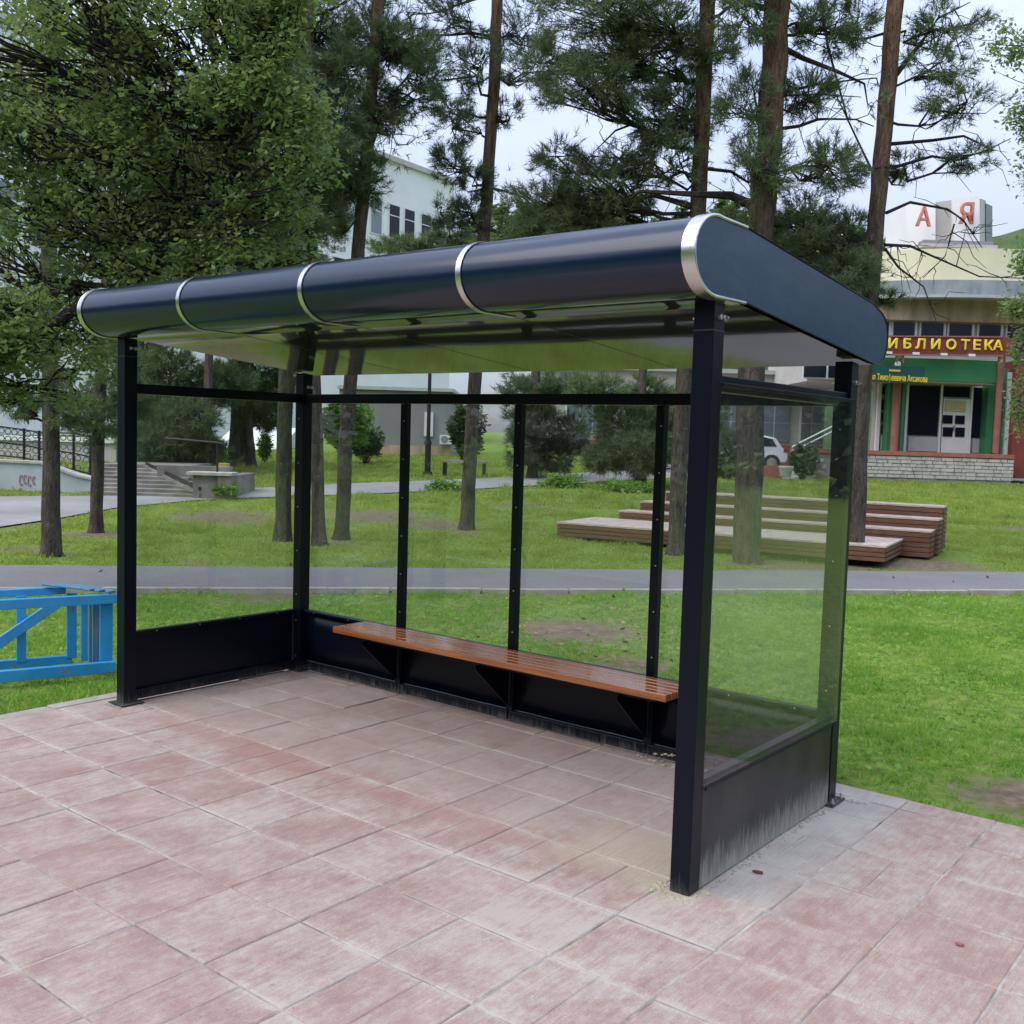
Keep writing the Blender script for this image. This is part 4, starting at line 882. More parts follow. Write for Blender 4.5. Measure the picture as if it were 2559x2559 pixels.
# white car
cz = float(terr(5, 41))+.12; cu = U(1893, 41.5); cvv = 41.5
car = empty('white_car', loc(cu, cvv, cz), 'white hatchback parked in front of the library wing seen through the right glass', 'car')
S_ = .9
prof = [(-2.05, .35), (-2.05, .75), (-1.95, .92), (-1.1, 1.02), (-.45, 1.46), (.9, 1.52), (1.45, 1.42), (1.75, 1.0), (1.98, .92), (2.03, .55), (1.95, .33)]
fn = lambda a, b, t: tuple(loc(cu-.75+a*S_, cvv+t*S_, cz-.28+b*S_))
part('body', MB().prism(prof, fn, -.85, .85), M['carpaint'], car, .06, smooth=True)
part('side_window', MB().prism([(-.95, 1.03), (-.40, 1.40), (.85, 1.45), (1.30, 1.36), (1.5, 1.04)], fn, -.865, -.852), M['win'], car)
part('door_pillar', MB().prism([(.25, 1.0), (.25, 1.45), (.33, 1.45), (.33, 1.0)], fn, -.875, -.866), M['carpaint'], car)
part('rear_lamp', MB().prism([(1.80, .80), (1.80, .98), (1.97, .93), (1.99, .80)], fn, -.868, -.852), M['redlamp'], car)
for a_ in (-1.3, 1.3):
    o_ = part('wheel', MB().tube([fn(a_, .33, -.88), fn(a_, .33, -.62)], .33, 18), M['tyre'], car); part('rim', MB().tube([fn(a_, .33, -.895), fn(a_, .33, -.881)], .2, 12), M['steel'], o_)

# ------------------------------------------------------------------ far hills and the far wood
def hill(nm, pts, v_, dv, lift=0):
    mb = MB(); vs = []
    for x, y in pts: p = P(x, y, v_); vs += [p, P(x, y, v_)+FH*dv*.5+np.array([0, 0, 2]), np.array([*(p+FH*dv)[:2], -2.]), np.array([*(p-FH*25)[:2], -2.])]
    n = len(pts); mb.add(vs, [(i*4+j, (i+1)*4+j, (i+1)*4+(j+1) % 4, i*4+(j+1) % 4) for i in range(n-1) for j in range(4)]); return struct(nm, mb, M['farwood'])
hill('hill', [(2400, 640), (2480, 592), (2520, 585), (2559, 570), (2700, 540), (2950, 520)], 260, 80)
hill('hill_near', [(1380, 640), (1500, 620), (1700, 600), (1900, 590), (2100, 610), (2250, 625), (2380, 650)], 120, 60)
# ------------------------------------------------------------------ trees
def basis(d):
    d = d/np.linalg.norm(d, axis=1, keepdims=True); ref = np.where(np.abs(d[:, 2:3]) < .9, np.array([[0, 0, 1.]]), np.array([[1., 0, 0]]))
    a = np.cross(d, ref); a /= np.linalg.norm(a, axis=1, keepdims=True); return d, a, np.cross(d, a)
def needle_clumps(pos, dirs, L_=.13, wd=.011, n=12):
    m = len(pos); p = np.repeat(pos, n, 0); d = np.repeat(dirs, n, 0)+rng.normal(0, .9, (m*n, 3)); d, a, b = basis(d)
    th = rng.uniform(0, 2*np.pi, (m*n, 1)); sd = a*np.cos(th)+b*np.sin(th); ln = L_*rng.uniform(.6, 1.2, (m*n, 1))
    p = p + np.repeat(dirs, n, 0)*rng.uniform(-.05, .05, (m*n, 1))
    V = np.stack([p-sd*wd/2, p+sd*wd/2, p+d*ln], 1).reshape(-1, 3); return V, np.arange(len(V)).reshape(-1, 3)
def leaves(pos, size=.07, asp=.6, droop=.4):
    m = len(pos); d = rng.normal(0, 1, (m, 3)); d[:, 2] = d[:, 2]*.5-droop; d, a, b = basis(d); th = rng.uniform(-.9, .9, (m, 1)); sd = a*np.cos(th)+b*np.sin(th)
    s_ = size*rng.uniform(.4, 1.55, (m, 1)); nrm = np.cross(d, sd)
    V = np.stack([pos, pos+d*s_*.5+sd*s_*asp*.5+nrm*s_*.08, pos+d*s_, pos+d*s_*.5-sd*s_*asp*.5+nrm*s_*.08], 1).reshape(-1, 3)
    return V, np.arange(len(V)).reshape(-1, 4)
def joined(name, lst, nside, mat, parent):
    off = 0; vs = []; fs = []
    for V, Fc in lst: vs.append(V); fs.append(Fc+off); off += len(V)
    V = np.concatenate(vs) - np.array(gpos(parent)); me = fastmesh(name, V, np.concatenate(fs), nside); return link(name, me, mat, parent)
def curve3(p, q, sag=0, k=5, jit=.0):
    p, q = np.array(p, float), np.array(q, float); o = []
    for i in range(k+1):
        t = i/k; c_ = p*(1-t)+q*t; c_[2] += sag*4*t*(1-t); 
        if 0 < i < k: c_ += rng.normal(0, jit, 3)
        o.append(c_)
    return o
def tree(name, label, trunk, v, r0, rtop, masses, mat='bark', leafm='needle', kind='pine', group=None, clL=.14, bareb=(), dens=1., flare=1.5, grow=8., extra=0, cat='tree', lsize=.07):
    pts = [P(x, y, v) for x, y in trunk]
    b = pts[0].copy(); u_, v_ = uv_of(b); b[2] = float(terr(u_, v_))-.05; pts[0] = b
    d = (pts[-1]-pts[-2]); d /= np.linalg.norm(d)
    if grow: pts.append(pts[-1]+d*grow*.5+rng.normal(0, .1, 3)); pts.append(pts[-1]+d*grow*.5)
    T = empty(name, b, label, cat, group)
    fine_ = [pts[0], pts[0]*.97+pts[1]*.03, pts[0]*.9+pts[1]*.1]+[0]*0
    for a_, c_ in zip(pts[:-1], pts[1:]):
        for t in (.2, .4, .6, .8, 1.) if a_ is pts[0] else (.25, .5, .75, 1.): fine_.append(a_*(1-t)+c_*t+rng.normal(0, r0*.06, 3)*(t < 1))
    zs_ = np.array([p[2] for p in fine_]); rad = [r0+(rtop-r0)*((z-b[2])/(zs_[-1]-b[2]+1e-6))**.9 for z in zs_]
    rad[0] = r0*flare; rad[1] = r0*(1+(flare-1)*.55); rad[2] = r0*(1+(flare-1)*.15)
    part('trunk', MB().tube(fine_, rad, 14, wob=.05), M[mat], T, smooth='all')
    fz = np.array([p for p in fine_])
    def on_trunk(z): return np.array([np.interp(z, fz[:, 2], fz[:, k]) for k in range(3)])
    limbs = MB(); lst = []
    for ms_ in masses:
        (cx, cy, rx_, ry_, n), dfix = ms_[:5], (ms_[5] if len(ms_) > 5 else None)
        s_ = 1.32453; c_ = P(cx*s_, cy*s_, v); k_ = v/F*s_; ax_, az_ = rx_*k_, ry_*k_
        doff = rng.normal(0, .55)*min(1.5, ax_*1.2) if dfix is None else dfix; c_ = c_+FH*doff
        n = int(n*dens*(2.15 if kind == 'pine' else 1.9)); hor = abs((c_-on_trunk(c_[2]))@RT)
        z0_ = np.clip(c_[2]-hor*rng.uniform(.0, .35)-.1, b[2]+1.2, fz[-1, 2]-.3); st_ = on_trunk(z0_)
        lr = max(.015, min(.042, .014+.009*hor))
        main = curve3(st_, c_, -.05*hor, 5, .05+.03*hor); limbs.tube(main, list(np.linspace(lr, .014, 6)), 5, cap=False)
        q_ = rng.normal(0, 1, (n, 3)); q_ /= np.linalg.norm(q_, axis=1, keepdims=True); q_ *= rng.uniform(.15, 1, (n, 1))**.55
        # clustering: pull points towards a few sub-centres so gaps open between sprays
        ns = max(3, n//9); cen = rng.normal(0, 1, (ns, 3)); cen /= np.linalg.norm(cen, axis=1, keepdims=True); cen *= rng.uniform(.35, 1, (ns, 1))**.6
        idx = rng.integers(0, ns, n); q_ = cen[idx]+rng.normal(0, .15 if kind == 'pine' else .19, (n, 3))
        wpos = c_ + q_[:, :1]*ax_*RT + q_[:, 1:2]*(max(ax_, .35)*.9)*FH + q_[:, 2:3]*az_*np.array([0, 0, 1.])
        cw = c_ + cen[:, :1]*ax_*RT + cen[:, 1:2]*(max(ax_, .35)*.9)*FH + cen[:, 2:3]*az_*np.array([0, 0, 1.])
        for e in cw:
            k0 = main[rng.integers(2, 6)]; cv = curve3(k0, e, -.03, 3, .04); limbs.tube(cv, [.012, .009, .007, .004], 4, cap=False)
        dr_ = (wpos-c_); dr_ /= (np.linalg.norm(dr_, axis=1, keepdims=True)+1e-6); dr_[:, 2] += .35
        if kind == 'pine': lst.append(needle_clumps(wpos, dr_, clL, .010*max(1, clL/.14), 15))
        else:
            rep = 5; pp_ = np.repeat(wpos, rep, 0)+rng.normal(0, lsize*1.1, (n*rep, 3)); lst.append(leaves(pp_, lsize))
    for br in bareb:                                                  # dead limbs drawn by hand, with twigs
        pb_ = [P(x, y, v) for x, y in br[0]]; pb_ = [p+FH*(.1*i*rng.uniform(-1, 1)) for i, p in enumerate(pb_)]; limbs.tube(pb_, list(np.linspace(br[1], .006, len(pb_))), 5, cap=False)
        for _ in range(br[2]):
            i = rng.integers(1, len(pb_)); s0 = pb_[i-1]*.5+pb_[i]*.5; e = s0+rng.normal(0, .28, 3)+np.array([0, 0, -.12]); limbs.tube(curve3(s0, e, .03, 3, .03), [.008, .006, .005, .003], 4, cap=False)
    for _ in range(extra):                                            # more bare and needled branches all round
        z = rng.uniform(3.2, fz[-1, 2]-1); s0 = on_trunk(z); th = rng.uniform(0, 2*np.pi); L_ = rng.uniform(.7, 2.0); e = s0+np.array([math.cos(th)*L_, math.sin(th)*L_, rng.uniform(-.25, .6)])
        cv = curve3(s0, e, rng.uniform(-.2, .2), 5, .07); limbs.tube(cv, list(np.linspace(.03, .008, 6)), 5, cap=False)
        for t_ in range(5):
            i = rng.integers(1, 6); e2 = cv[i]+rng.normal(0, .33, 3); limbs.tube(curve3(cv[i], e2, 0, 3, .03), [.010, .008, .006, .004], 4, cap=False)
            if kind == 'pine' and z > 4.2:
                m_ = 5; pp_ = e2+rng.normal(0, .13, (m_, 3)); lst.append(needle_clumps(pp_, np.tile((e2-cv[i])[None]/(np.linalg.norm(e2-cv[i])+1e-6), (m_, 1)), clL, .012, 11))
    if limbs.n: tag(part('limbs', limbs, M['bark_dark'], T), kind='stuff')
    if lst: joined('crown', lst, 3 if kind == 'pine' else 4, M[leafm], T)
    return T
GP = 'tall pines standing on the lawn'
def above(xc, y0, y1, w_, n, per):                                    # extra masses above the frame for shade and reflections
    return [(xc+random.uniform(-w_, w_), random.uniform(y0, y1), random.uniform(60, 100), random.uniform(40, 70), per) for _ in range(n)]
tree('pine_tree', 'dark trunked pine at the far left behind the blue frame', [(128, 1384), (126, 800), (122, 400), (132, 0)], 13.5, .115, .06,
     [(20, 760, 45, 25, 90), (150, 780, 40, 30, 70), (60, 560, 60, 60, 90), (120, 350, 70, 50, 100), (60, 200, 60, 60, 120)]+above(90, -300, -30, 150, 5, 120), 'bark', group=GP, extra=8)
tree('pine_tree', 'thinner pine just left of the front left post', [(240, 1330), (246, 1050), (262, 800), (283, 450), (300, 0)], 16.3, .10, .05,
     [(190, 800, 45, 40, 130), (230, 760, 50, 30, 120), (140, 740, 50, 40, 100), (250, 690, 60, 40, 90), (220, 250, 50, 60, 90)]+above(220, -300, -30, 150, 4, 110), 'bark', group=GP, extra=8)
tree('pine_tree', 'mossy green trunk directly left of the rear corner post', [(706, 1350), (713, 1000), (722, 600), (730, 200), (732, 0)], 16.0, .125, .07,
     [(560, 40, 80, 60, 160), (520, 110, 60, 50, 130), (480, 30, 70, 50, 130), (600, 170, 50, 50, 110), (540, 260, 60, 50, 100)]+above(540, -300, -30, 150, 5, 130), 'bark_green', group=GP, extra=12, dens=1.4)
tree('pine_tree', 'reddish pine whose base shows just right of the rear corner post', [(798, 1362), (785, 900), (778, 500), (772, 0)], 15.6, .10, .055,
     [(610, 60, 70, 60, 150), (650, 130, 60, 50, 130), (600, 400, 50, 40, 110), (570, 330, 60, 50, 110), (640, 230, 50, 40, 90), (620, 300, 60, 50, 130), (560, 430, 60, 30, 120)]+above(600, -300, -30, 150, 4, 130), 'bark', group=GP, extra=12, dens=1.3)
tree('pine_tree', 'orange barked pine leaning right in front of the white office', [(853, 1349), (868, 1050), (895, 620), (915, 400), (934, 150), (945, 0)], 16.4, .115, .07,
     [(700, 50, 80, 50, 170), (750, 110, 80, 50, 150), (690, 180, 70, 50, 140), (660, 350, 60, 50, 170), (630, 320, 60, 50, 150), (610, 410, 50, 40, 120), (780, 180, 50, 40, 80), (715, 290, 25, 18, 20), (650, 280, 60, 40, 100), (720, 220, 50, 40, 80), (770, 80, 60, 50, 100), (800, 140, 40, 40, 60)]+above(720, -300, -30, 150, 5, 130), 'bark', group=GP, extra=9)
tree('pine_tree', 'slender straight pine between the first and second rear mullions', [(1166, 1331), (1180, 1050), (1208, 600), (1222, 400), (1238, 150), (1243, 0)], 18.2, .125, .075,
     [(860, 50, 60, 50, 100), (890, 130, 50, 60, 90), (990, 50, 60, 60, 110), (860, 230, 40, 50, 80), (855, 320, 40, 40, 80), (880, 400, 40, 30, 90), (840, 180, 40, 30, 40), (1000, 150, 60, 40, 80), (960, 220, 40, 40, 50), (830, 400, 30, 30, 40), (900, 350, 30, 30, 50), (850, 450, 30, 20, 40)]+above(930, -300, -30, 150, 5, 130), 'bark', 'needle2', group=GP, extra=12, dens=1.)
tree('pine_tree', 'dark pine half hidden behind the front right post', [(1690, 1386), (1705, 1000), (1744, 540), (1758, 250), (1768, 0)], 15.8, .13, .10,
     [(1120, 60, 110, 50, 360), (1180, 120, 110, 60, 330), (1100, 190, 90, 45, 230), (1240, 60, 90, 60, 260), (1290, 200, 70, 60, 190), (1040, 370, 80, 45, 250), (1130, 350, 90, 55, 300), (1080, 430, 110, 35, 330), (1170, 290, 70, 40, 120), (1230, 230, 70, 50, 130), (1000, 440, 60, 25, 110), (1180, 400, 60, 50, 140), (1050, 300, 50, 30, 70), (1330, 100, 60, 60, 150), (1030, 110, 50, 50, 100), (1260, 310, 50, 50, 80)]+above(1250, -300, -30, 170, 6, 150),
     'bark', group=GP, extra=14, dens=.9, bareb=[([(1745, 520), (1640, 490), (1590, 500)], .06, 5), ([(1740, 330), (1620, 290), (1540, 320), (1480, 390)], .035, 8), ([(1745, 300), (1600, 300), (1500, 250), (1450, 240)], .035, 8)])
tree('pine_tree', 'thickest pine, flared at its foot and seen through the right glass', [(1868, 1404), (1868, 1280), (1875, 1000), (1902, 560), (1925, 300), (1944, 0)], 15.1, .205, .15,
     [(1400, 210, 60, 60, 140), (1420, 330, 60, 50, 140), (1560, 50, 60, 50, 150), (1530, 180, 50, 50, 120), (1560, 320, 60, 50, 160), (1540, 390, 60, 40, 120), (1390, 60, 60, 50, 110), (1620, 40, 40, 50, 60), (1380, 430, 50, 30, 90)]+above(1480, -300, -30, 170, 6, 150),
     'bark', group=GP, extra=14, flare=1.45, dens=.85, bareb=[([(1895, 520), (1830, 485), (1740, 490), (1600, 478), (1560, 500)], .085, 4), ([(1955, 120), (2010, 140), (2080, 190), (2165, 205), (2180, 260)], .05, 8), ([(1940, 240), (2040, 235), (2160, 235)], .02, 6), ([(2050, 0), (2070, 120), (2130, 290), (2170, 420)], .025, 6), ([(1915, 20), (1850, 0), (1790, -10)], .05, 4)])
tree('pine_tree', 'right hand pine with bare drooping twigs in front of the library', [(2141, 1408), (2146, 1100), (2172, 760), (2190, 540), (2215, 250), (2238, 0)], 15.4, .135, .10,
     [(1560, 480, 85, 40, 260), (1600, 520, 65, 35, 190), (1500, 440, 60, 35, 130), (1610, 440, 50, 40, 130), (1790, 50, 80, 40, 120), (1760, 130, 60, 40, 80), (1800, 210, 80, 40, 100), (1830, 290, 50, 30, 60), (1720, 310, 40, 25, 50), (1560, 550, 60, 20, 80), (1680, 560, 25, 20, 30)]+above(1700, -300, -30, 170, 5, 130),
     'bark', group=GP, extra=5, dens=.8, bareb=[([(2214, 532), (2279, 503), (2358, 528), (2385, 560), (2470, 612)], .028, 10), ([(2210, 612), (2280, 612), (2335, 640), (2450, 690), (2540, 700)], .026, 14), ([(2212, 622), (2240, 670), (2300, 720), (2330, 806)], .022, 9), ([(2385, 560), (2370, 600), (2362, 640), (2320, 690)], .014, 6), ([(2228, 360), (2330, 352), (2400, 345), (2480, 350), (2486, 364)], .03, 6), ([(2228, 420), (2330, 390), (2400, 395), (2470, 372), (2520, 350)], .026, 7), ([(2240, 185), (2300, 110), (2340, 50), (2420, 10)], .045, 8), ([(2345, 40), (2380, 40), (2400, 190)], .015, 4), ([(2200, 470), (2150, 380), (2060, 160)], .025, 8)])
tree('birch_tree', 'leafy tree mostly outside the right edge of the picture', [(2760, 1250), (2750, 900), (2740, 300), (2730, 0)], 22, .12, .08,
     [(1905, 580, 22, 18, 50), (1932, 650, 22, 30, 60), (1925, 220, 25, 60, 60), (1910, 80, 40, 40, 70), (1920, 500, 20, 40, 40), (1925, 760, 15, 60, 60), (1980, 500, 60, 80, 200), (2000, 300, 60, 80, 200)], 'bark_grey', 'leaf', 'leaf', extra=6, lsize=.09)
# big broad leaved tree overhanging from the left
dm = [(60, 120, 120, 120), (200, 50, 130, 80), (330, 80, 110, 80), (120, 260, 150, 90), (300, 200, 130, 90), (430, 150, 100, 90), (490, 270, 90, 80), (380, 330, 110, 90), (210, 400, 140, 80), (60, 400, 90, 80), (100, 540, 120, 60), (320, 450, 120, 70), (480, 430, 100, 60), (560, 480, 60, 40), (60, 640, 80, 50),
      (160, 620, 60, 50), (180, 700, 40, 40), (570, 220, 60, 60), (20, 250, 60, 100), (470, 340, 80, 60), (250, 300, 100, 70), (150, 470, 100, 50), (30, 720, 50, 30), (420, 500, 90, 35), (260, 510, 80, 40), (90, 20, 120, 70), (430, 40, 90, 60), (540, 370, 50, 50), (120, 740, 50, 30), (200, 560, 30, 25), (20, 670, 70, 40), (70, 620, 60, 40), (20, 600, 60, 40), (10, 710, 50, 30)]
tree('broadleaf_tree', 'large broad leaved tree with a dark leaning trunk overhanging the left of the shelter roof', [(-420, 1480), (-260, 1150), (-60, 940), (200, 764), (350, 690), (475, 555), (540, 400), (615, 300)], 10.2, .13, .018,
     [(a_, b_, c_, d_, int(c_*d_*.019)) for a_, b_, c_, d_ in dm]+[(a_, b_, 55, 38, 90, -.8) for a_, b_ in ((15, 600), (60, 640), (20, 690), (90, 600), (110, 660), (470, 230), (450, 30), (520, 90), (560, 140), (600, 60), (540, 200), (600, 330), (590, 260))]+[(a_, b_, 120, 80, 160) for a_, b_ in ((100, -120), (300, -100), (-100, 100), (-120, 400), (450, -80))], 'bark_dark', 'leaf', 'leaf', grow=.3, lsize=.062, bareb=[([(475, 555), (430, 480), (470, 300)], .04, 6), ([(350, 690), (420, 560), (470, 470), (480, 330)], .04, 6), ([(475, 555), (560, 500), (640, 380)], .03, 6)])
# smaller pines and trunks in the middle distance, left
for lab, trk, v, r0, ms in (
    ('slim grey trunk behind the stairs seen through the left glass', [(517, 1170), (520, 1000), (528, 700), (535, 300)], 27, .12, [(370, 790, 60, 40, 130), (330, 760, 50, 40, 120), (400, 720, 60, 40, 120)]),
    ('left trunk of the close trio beyond the planter wall', [(580, 1180), (590, 1040), (600, 700), (610, 300)], 30, .16, [(470, 760, 60, 25, 100), (440, 720, 50, 30, 90)]),
    ('middle trunk of the close trio beyond the planter wall', [(603, 1185), (606, 1040), (612, 700), (618, 300)], 31, .13, [(500, 790, 40, 25, 80)]),
    ('right trunk of the close trio beyond the planter wall', [(628, 1188), (620, 1040), (628, 700), (640, 300)], 30, .15, [(500, 740, 60, 30, 120), (520, 700, 50, 30, 110)]),
    ('leaning dark trunk behind the low spruce boughs at left', [(400, 1160), (385, 1000), (380, 700), (370, 300)], 28, .17, [(290, 790, 60, 60, 200), (340, 830, 70, 40, 240), (280, 850, 50, 40, 150), (390, 850, 50, 25, 130), (330, 700, 60, 40, 120)]),
    ('far trunk at the left edge of the left glass pane', [(350, 1160), (352, 1000), (350, 700), (345, 300)], 29, .12, [(260, 760, 50, 50, 110), (300, 880, 50, 15, 70)])):
    tree('pine_tree', lab, trk, v, r0, .07, ms+[(ms[0][0]+random.uniform(-60, 60), random.uniform(200, 650), 80, 60, 110) for _ in range(4)], 'bark', 'needle', group='smaller pines beyond the garden stairs', extra=6, clL=.24, grow=4, dens=1.7)
# spruce boughs and dark conifers by the library wing
tree('spruce_tree', 'drooping grey green conifer in front of the library wing windows', [(1330, 1185), (1340, 1000), (1345, 800)], 29, .14, .08,
     [(1010, 800, 50, 50, 260), (1040, 860, 50, 30, 200), (1000, 740, 60, 30, 220), (1060, 730, 60, 25, 200), (1080, 820, 40, 40, 160), (985, 840, 30, 40, 120)], 'bark', 'needle2', extra=0, clL=.24, grow=.6)
tree('spruce_tree', 'broad dark conifer between the third mullion and the sign pole', [(1600, 1195), (1605, 1000), (1610, 800)], 28, .15, .09,
     [(1180, 800, 60, 50, 300), (1200, 850, 60, 40, 330), (1150, 860, 50, 30, 220), (1250, 820, 50, 60, 260), (1130, 740, 60, 30, 160), (1230, 740, 50, 30, 170), (1300, 850, 40, 50, 160), (1350, 800, 40, 70, 180), (1370, 860, 35, 40, 120)], 'bark', 'needle', extra=0, clL=.24, grow=.6)
tree('spruce_tree', 'dark conifer below the right end of the hills behind the roof', [(1500, 1150), (1505, 900), (1508, 600)], 42, .16, .08,
     [(1090, 440, 70, 30, 260), (1040, 460, 50, 20, 140), (1150, 430, 60, 30, 200), (820, 460, 70, 18, 160), (760, 470, 60, 15, 120)], 'bark', 'needle', extra=0, clL=.34, grow=.4)
# bushes
def bush(lab, cx, cy, rx_, ry_, v, n, mat='bush', ls=.11, nm='bush', cat='bush'):
    s_ = 1.32453; c_ = P(cx*s_, cy*s_, v); k_ = v/F*s_; g_ = np.array([c_[0], c_[1], 0]); u_, w_ = uv_of(c_); g_[2] = float(terr(u_, w_))
    c_[2] = g_[2]+.02 if nm in ('weeds', 'hedge') else c_[2]; ry_ = ry_*1.7 if nm in ('weeds', 'hedge') else ry_
    T = empty(nm, g_, lab, cat); q_ = rng.normal(0, 1, (n, 3)); q_ /= np.linalg.norm(q_, axis=1, keepdims=True); q_ *= rng.uniform(.2, 1, (n, 1))**.45
    q_ *= 1+.18*np.sin(q_[:, :1]*7+q_[:, 2:3]*5)
    pos = c_+q_[:, :1]*rx_*k_*RT+q_[:, 1:2]*rx_*k_*.8*FH+q_[:, 2:3]*ry_*k_*np.array([0, 0, 1.]); pos = pos[pos[:, 2] > g_[2]]
    tag(joined('foliage', [leaves(pos, ls, .6, .1)], 4, M[mat], T), kind='stuff')
    mb = MB()
    for _ in range(14): mb.tube(curve3(g_+np.append(rng.normal(0, .05, 2), 0), pos[rng.integers(len(pos))], .05, 4, .04), [.02, .015, .01, .008, .005], 4, cap=False)
    tag(part('stems', mb, M['bark_dark'], T), kind='stuff')
bush('bright green bush behind the two trunks right of the corner post', 650, 800, 48, 50, 31, 5200, ls=.13)
bush('darker lower bush at the left foot of the grey annex', 690, 835, 32, 30, 33, 2200, 'darkbush', .13)
bush('dark green bush at the right corner of the grey annex', 880, 810, 34, 50, 33, 4200, 'darkbush', .13)
bush('tuft of tall weeds at the foot of the street lamp', 838, 898, 34, 13, 24.5, 1500, 'bush', .10, 'weeds', 'weeds')
bush('yellow green weeds along the upper path below the library wing', 1060, 885, 42, 14, 26.5, 2200, 'bush', .10, 'weeds', 'weeds')
bush('strip of bright weeds under the dark conifer boughs', 1180, 888, 60, 11, 26.0, 2600, 'bush', .10, 'weeds', 'weeds')
bush('small bush beside the concrete planter wall', 425, 925, 26, 12, 21.5, 900, 'bush', .07)
bush('light bush beyond the low outbuilding on the left', 500, 840, 12, 26, 32, 700, 'bush', .12)
bush('rounded dark shrub beside the library steps', 1516, 868, 26, 30, 36.5, 2600, 'darkbush', .13, 'shrub', 'shrub')
bush('low hedge in front of the white car', 1430, 876, 48, 12, 38.0, 2200, 'bush', .11, 'hedge', 'hedge')
bush('dark shrub behind the thick pine seen in the right glass', 1365, 880, 30, 26, 34, 1500, 'darkbush', .13, 'shrub', 'shrub')
# far wood: a mass of distant tree crowns on the hillside
q = []; 
for x_ in np.arange(1180, 2320, 26):
    hgt = 560+25*math.sin(x_*.013)+random.uniform(-40, 30) if x_ < 2150 else 600
    vv_ = random.uniform(88, 105); c_ = P(x_, hgt, vv_); k_ = vv_/F; n_ = 330
    w_ = rng.normal(0, 1, (n_, 3)); w_ /= np.linalg.norm(w_, axis=1, keepdims=True); t_ = rng.uniform(0, 1, (n_, 1))
    q.append(c_ + (w_[:, :1]*RT+w_[:, 1:2]*FH)*(24*k_*(.25+t_)) - t_*170*k_*np.array([0, 0, 1.]))
V, Fc = leaves(np.concatenate(q), .75, .8, .1); o = link('distant_wood', fastmesh('w', V, Fc, 4), M['farwood']); tag(o, 'hazy green wood on the hillside behind the library', 'wood', kind='stuff')

# ------------------------------------------------------------------ grass
def grass(nm, label, u0, u1, v0_, v1, n, h, wd, mat, per=5, cond=None):
    u_ = rng.uniform(u0, u1, n); v_ = rng.uniform(v0_, v1, n); keep = np.abs(u_) < v_*.52+.8; u_, v_ = u_[keep], v_[keep]
    x = CAM[0]+RT[0]*u_+FH[0]*v_; y = CAM[1]+RT[1]*u_+FH[1]*v_
    k = ~((x > X0-.12) & (y < 1.725) & (x < X0+8.2))
    d_ = (x-n0[0])*(-dn[1])+(y-n0[1])*dn[0]; d2 = (f0-n0)@np.array([-dn[1], dn[0]]); lo, hi = min(0, d2), max(0, d2); e = rng.uniform(0, .06, len(x)); k &= ~((d_ > lo-.05+e) & (d_ < hi+.02-e))
    vn = np.interp(u_, UPN[:, 0], UPN[:, 1]); vf = np.interp(u_, UPF[:, 0], UPF[:, 1]); k &= ~((v_ > vn) & (v_ < vf))
    so = soilv(x, y)+rng.normal(0, .18, len(x)); pn = np.sin(x*2.1+1)*np.sin(y*2.7)+np.sin(x*5.3+y*3.1)*.5; k &= (so < .42) & (pn+rng.normal(0, .6, len(x)) > -1.0)
    rel = np.stack([x-O2[0], y-O2[1]], 1); ta = rel@av[:2]; tb = rel@bv[:2]; k &= ~((ta > 0) & (ta < 6.4) & (tb > 0) & (tb < 3.1))
    x, y, u_, v_, pn = x[k], y[k], u_[k], v_[k], pn[k]; z = terr(u_, v_)-.015; m = len(x)
    p = np.repeat(np.stack([x, y, z], 1), per, 0); p[:, :2] += rng.normal(0, wd*2.2, (m*per, 2)); hh = h*(1+.42*np.repeat(pn, per))[:, None]*rng.uniform(.45, 1.2, (m*per, 1))
    th = rng.uniform(0, 2*np.pi, m*per); sd = np.stack([np.cos(th), np.sin(th), 0*th], 1); ln = rng.normal(0, .5, (m*per, 3)); ln[:, 2] = 1
    V = np.stack([p-sd*wd/2, p+sd*wd/2, p+ln*hh], 1).reshape(-1, 3); Fc = np.arange(len(V)).reshape(-1, 3)
    o = link(nm, fastmesh(nm, V, Fc, 3), M[mat]); tag(o, label, 'grass', kind='stuff'); return o
grass('near_grass', 'short bright green grass between the paving and the asphalt path', -7, 7, 3.6, 12.9, 34000, .050, .011, 'grass_near', 6)
# clover and plantain leaves mixed in
n_ = 26000; u_ = rng.uniform(-7, 7, n_); v_ = rng.uniform(3.6, 12.6, n_); x = CAM[0]+RT[0]*u_+FH[0]*v_; y = CAM[1]+RT[1]*u_+FH[1]*v_
k = (np.abs(u_) < v_*.52+.8) & ~((x > X0-.12) & (y < 1.74) & (x < X0+8.2)) & (soilv(x, y)+rng.normal(0, .15, n_) < .5) & (((x-n0[0])*(-dn[1])+(y-n0[1])*dn[0])*np.sign((f0-n0)@np.array([-dn[1], dn[0]])) < -.02) & (np.sin(x*3.1)*np.sin(y*2.3+1) > -.25)
pos = np.stack([x[k], y[k], terr(u_[k], v_[k])+rng.uniform(0, .035, k.sum())], 1); V, Fc = leaves(pos, .034, .85, -.1); tag(link('clover', fastmesh('clover', V, Fc, 4), M['grass_near']), 'clover and plantain leaves scattered through the near lawn', 'clover', kind='stuff')
grass('far_grass', 'bright green grass on the lawn beyond the asphalt path', -13, 13, 12.3, 24, 42000, .065, .022, 'grass', 5)
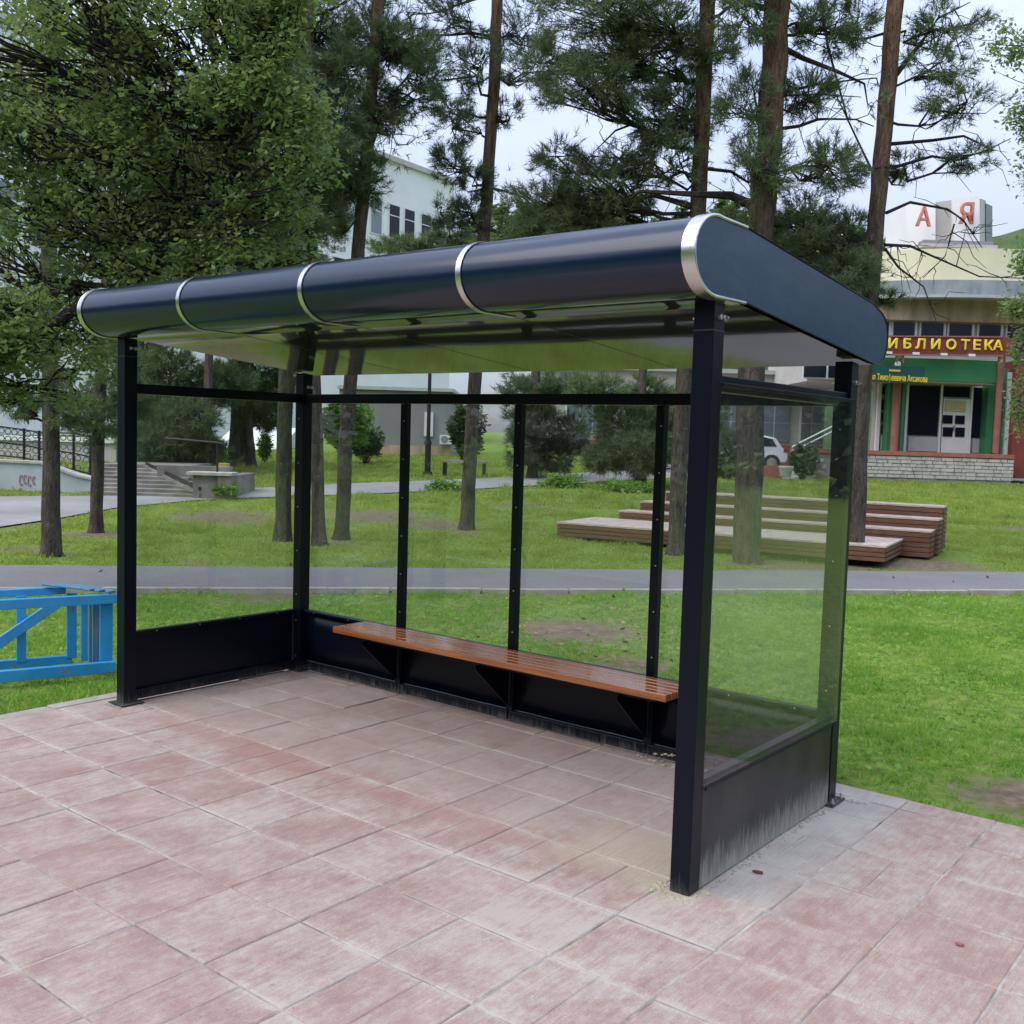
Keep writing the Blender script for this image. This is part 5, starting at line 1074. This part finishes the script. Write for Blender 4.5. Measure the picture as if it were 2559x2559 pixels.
grass('upper_grass', 'bright green grass on the upper lawn in front of the buildings', -22, 22, 22, 38, 34000, .10, .045, 'grass', 4)
# road behind the viewer; unseen tree belts added to dim glass and steel reflections
struct('road', MB().box(-90, 90, -15.5, -4.55, -.3, -.06), M['asphalt'])
struct('road_kerb', MB().box(-90, 90, -4.55, -4.38, -.3, -.005), M['kerbstone'])
q_ = []
for i in range(124):
    if i < 56: cx_, cy_ = -44+i*1.5+random.uniform(-.6, .6), -19+random.uniform(-2, 2)
    else: cx_, cy_ = 21+random.uniform(-1, 1)+max(0, i-86)*.25, -19+(i-56)*.95
    hh_ = random.uniform(6, 10); w_ = rng.normal(0, 1, (430, 3)); w_ /= np.linalg.norm(w_, axis=1, keepdims=True); w_ *= rng.uniform(.4, 1, (430, 1))
    q_.append(np.array([cx_, cy_, hh_*.5])+w_*np.array([1.7, 1.7, hh_*.55]))
for i in range(16):  # unseen row added to keep bright sky out of the right pane
    cx_, cy_ = 7.5+i*1.3, 27+i*1.1+random.uniform(-.5, .5); hh_ = random.uniform(6, 9); w_ = rng.normal(0, 1, (430, 3)); w_ /= np.linalg.norm(w_, axis=1, keepdims=True); w_ *= rng.uniform(.4, 1, (430, 1))
    q_.append(np.array([cx_, cy_, hh_*.5+.3])+w_*np.array([1.6, 1.6, hh_*.55]))
q_ = np.concatenate(q_); q_ = q_[q_[:, 2] > -.1]
V, Fc = leaves(q_, .62, .8, .1); tag(link('added_tree_belt', fastmesh('r', V, Fc, 4), M['darkbush']), 'unseen belts of trees added to darken reflections in the bus shelter', 'trees', kind='stuff')

# fallen cones and leaf litter
q_ = []
for _ in range(260):
    p_ = GT(random.uniform(1100, 1750), random.uniform(1490, 1700)) if random.random() < .6 else GT(random.uniform(0, 2559), random.uniform(1380, 1480)); q_.append(p_+np.array([0, 0, .012]))
V, Fc = leaves(np.array(q_), .05, .6, 0); tag(link('leaf_litter', fastmesh('litter', V, Fc, 4), simple('dry_leaves', (.20, .12, .06), (.38, .28, .16), 30, .8, 0)), 'dry brown leaves scattered on the lawn and path', 'litter', kind='stuff')
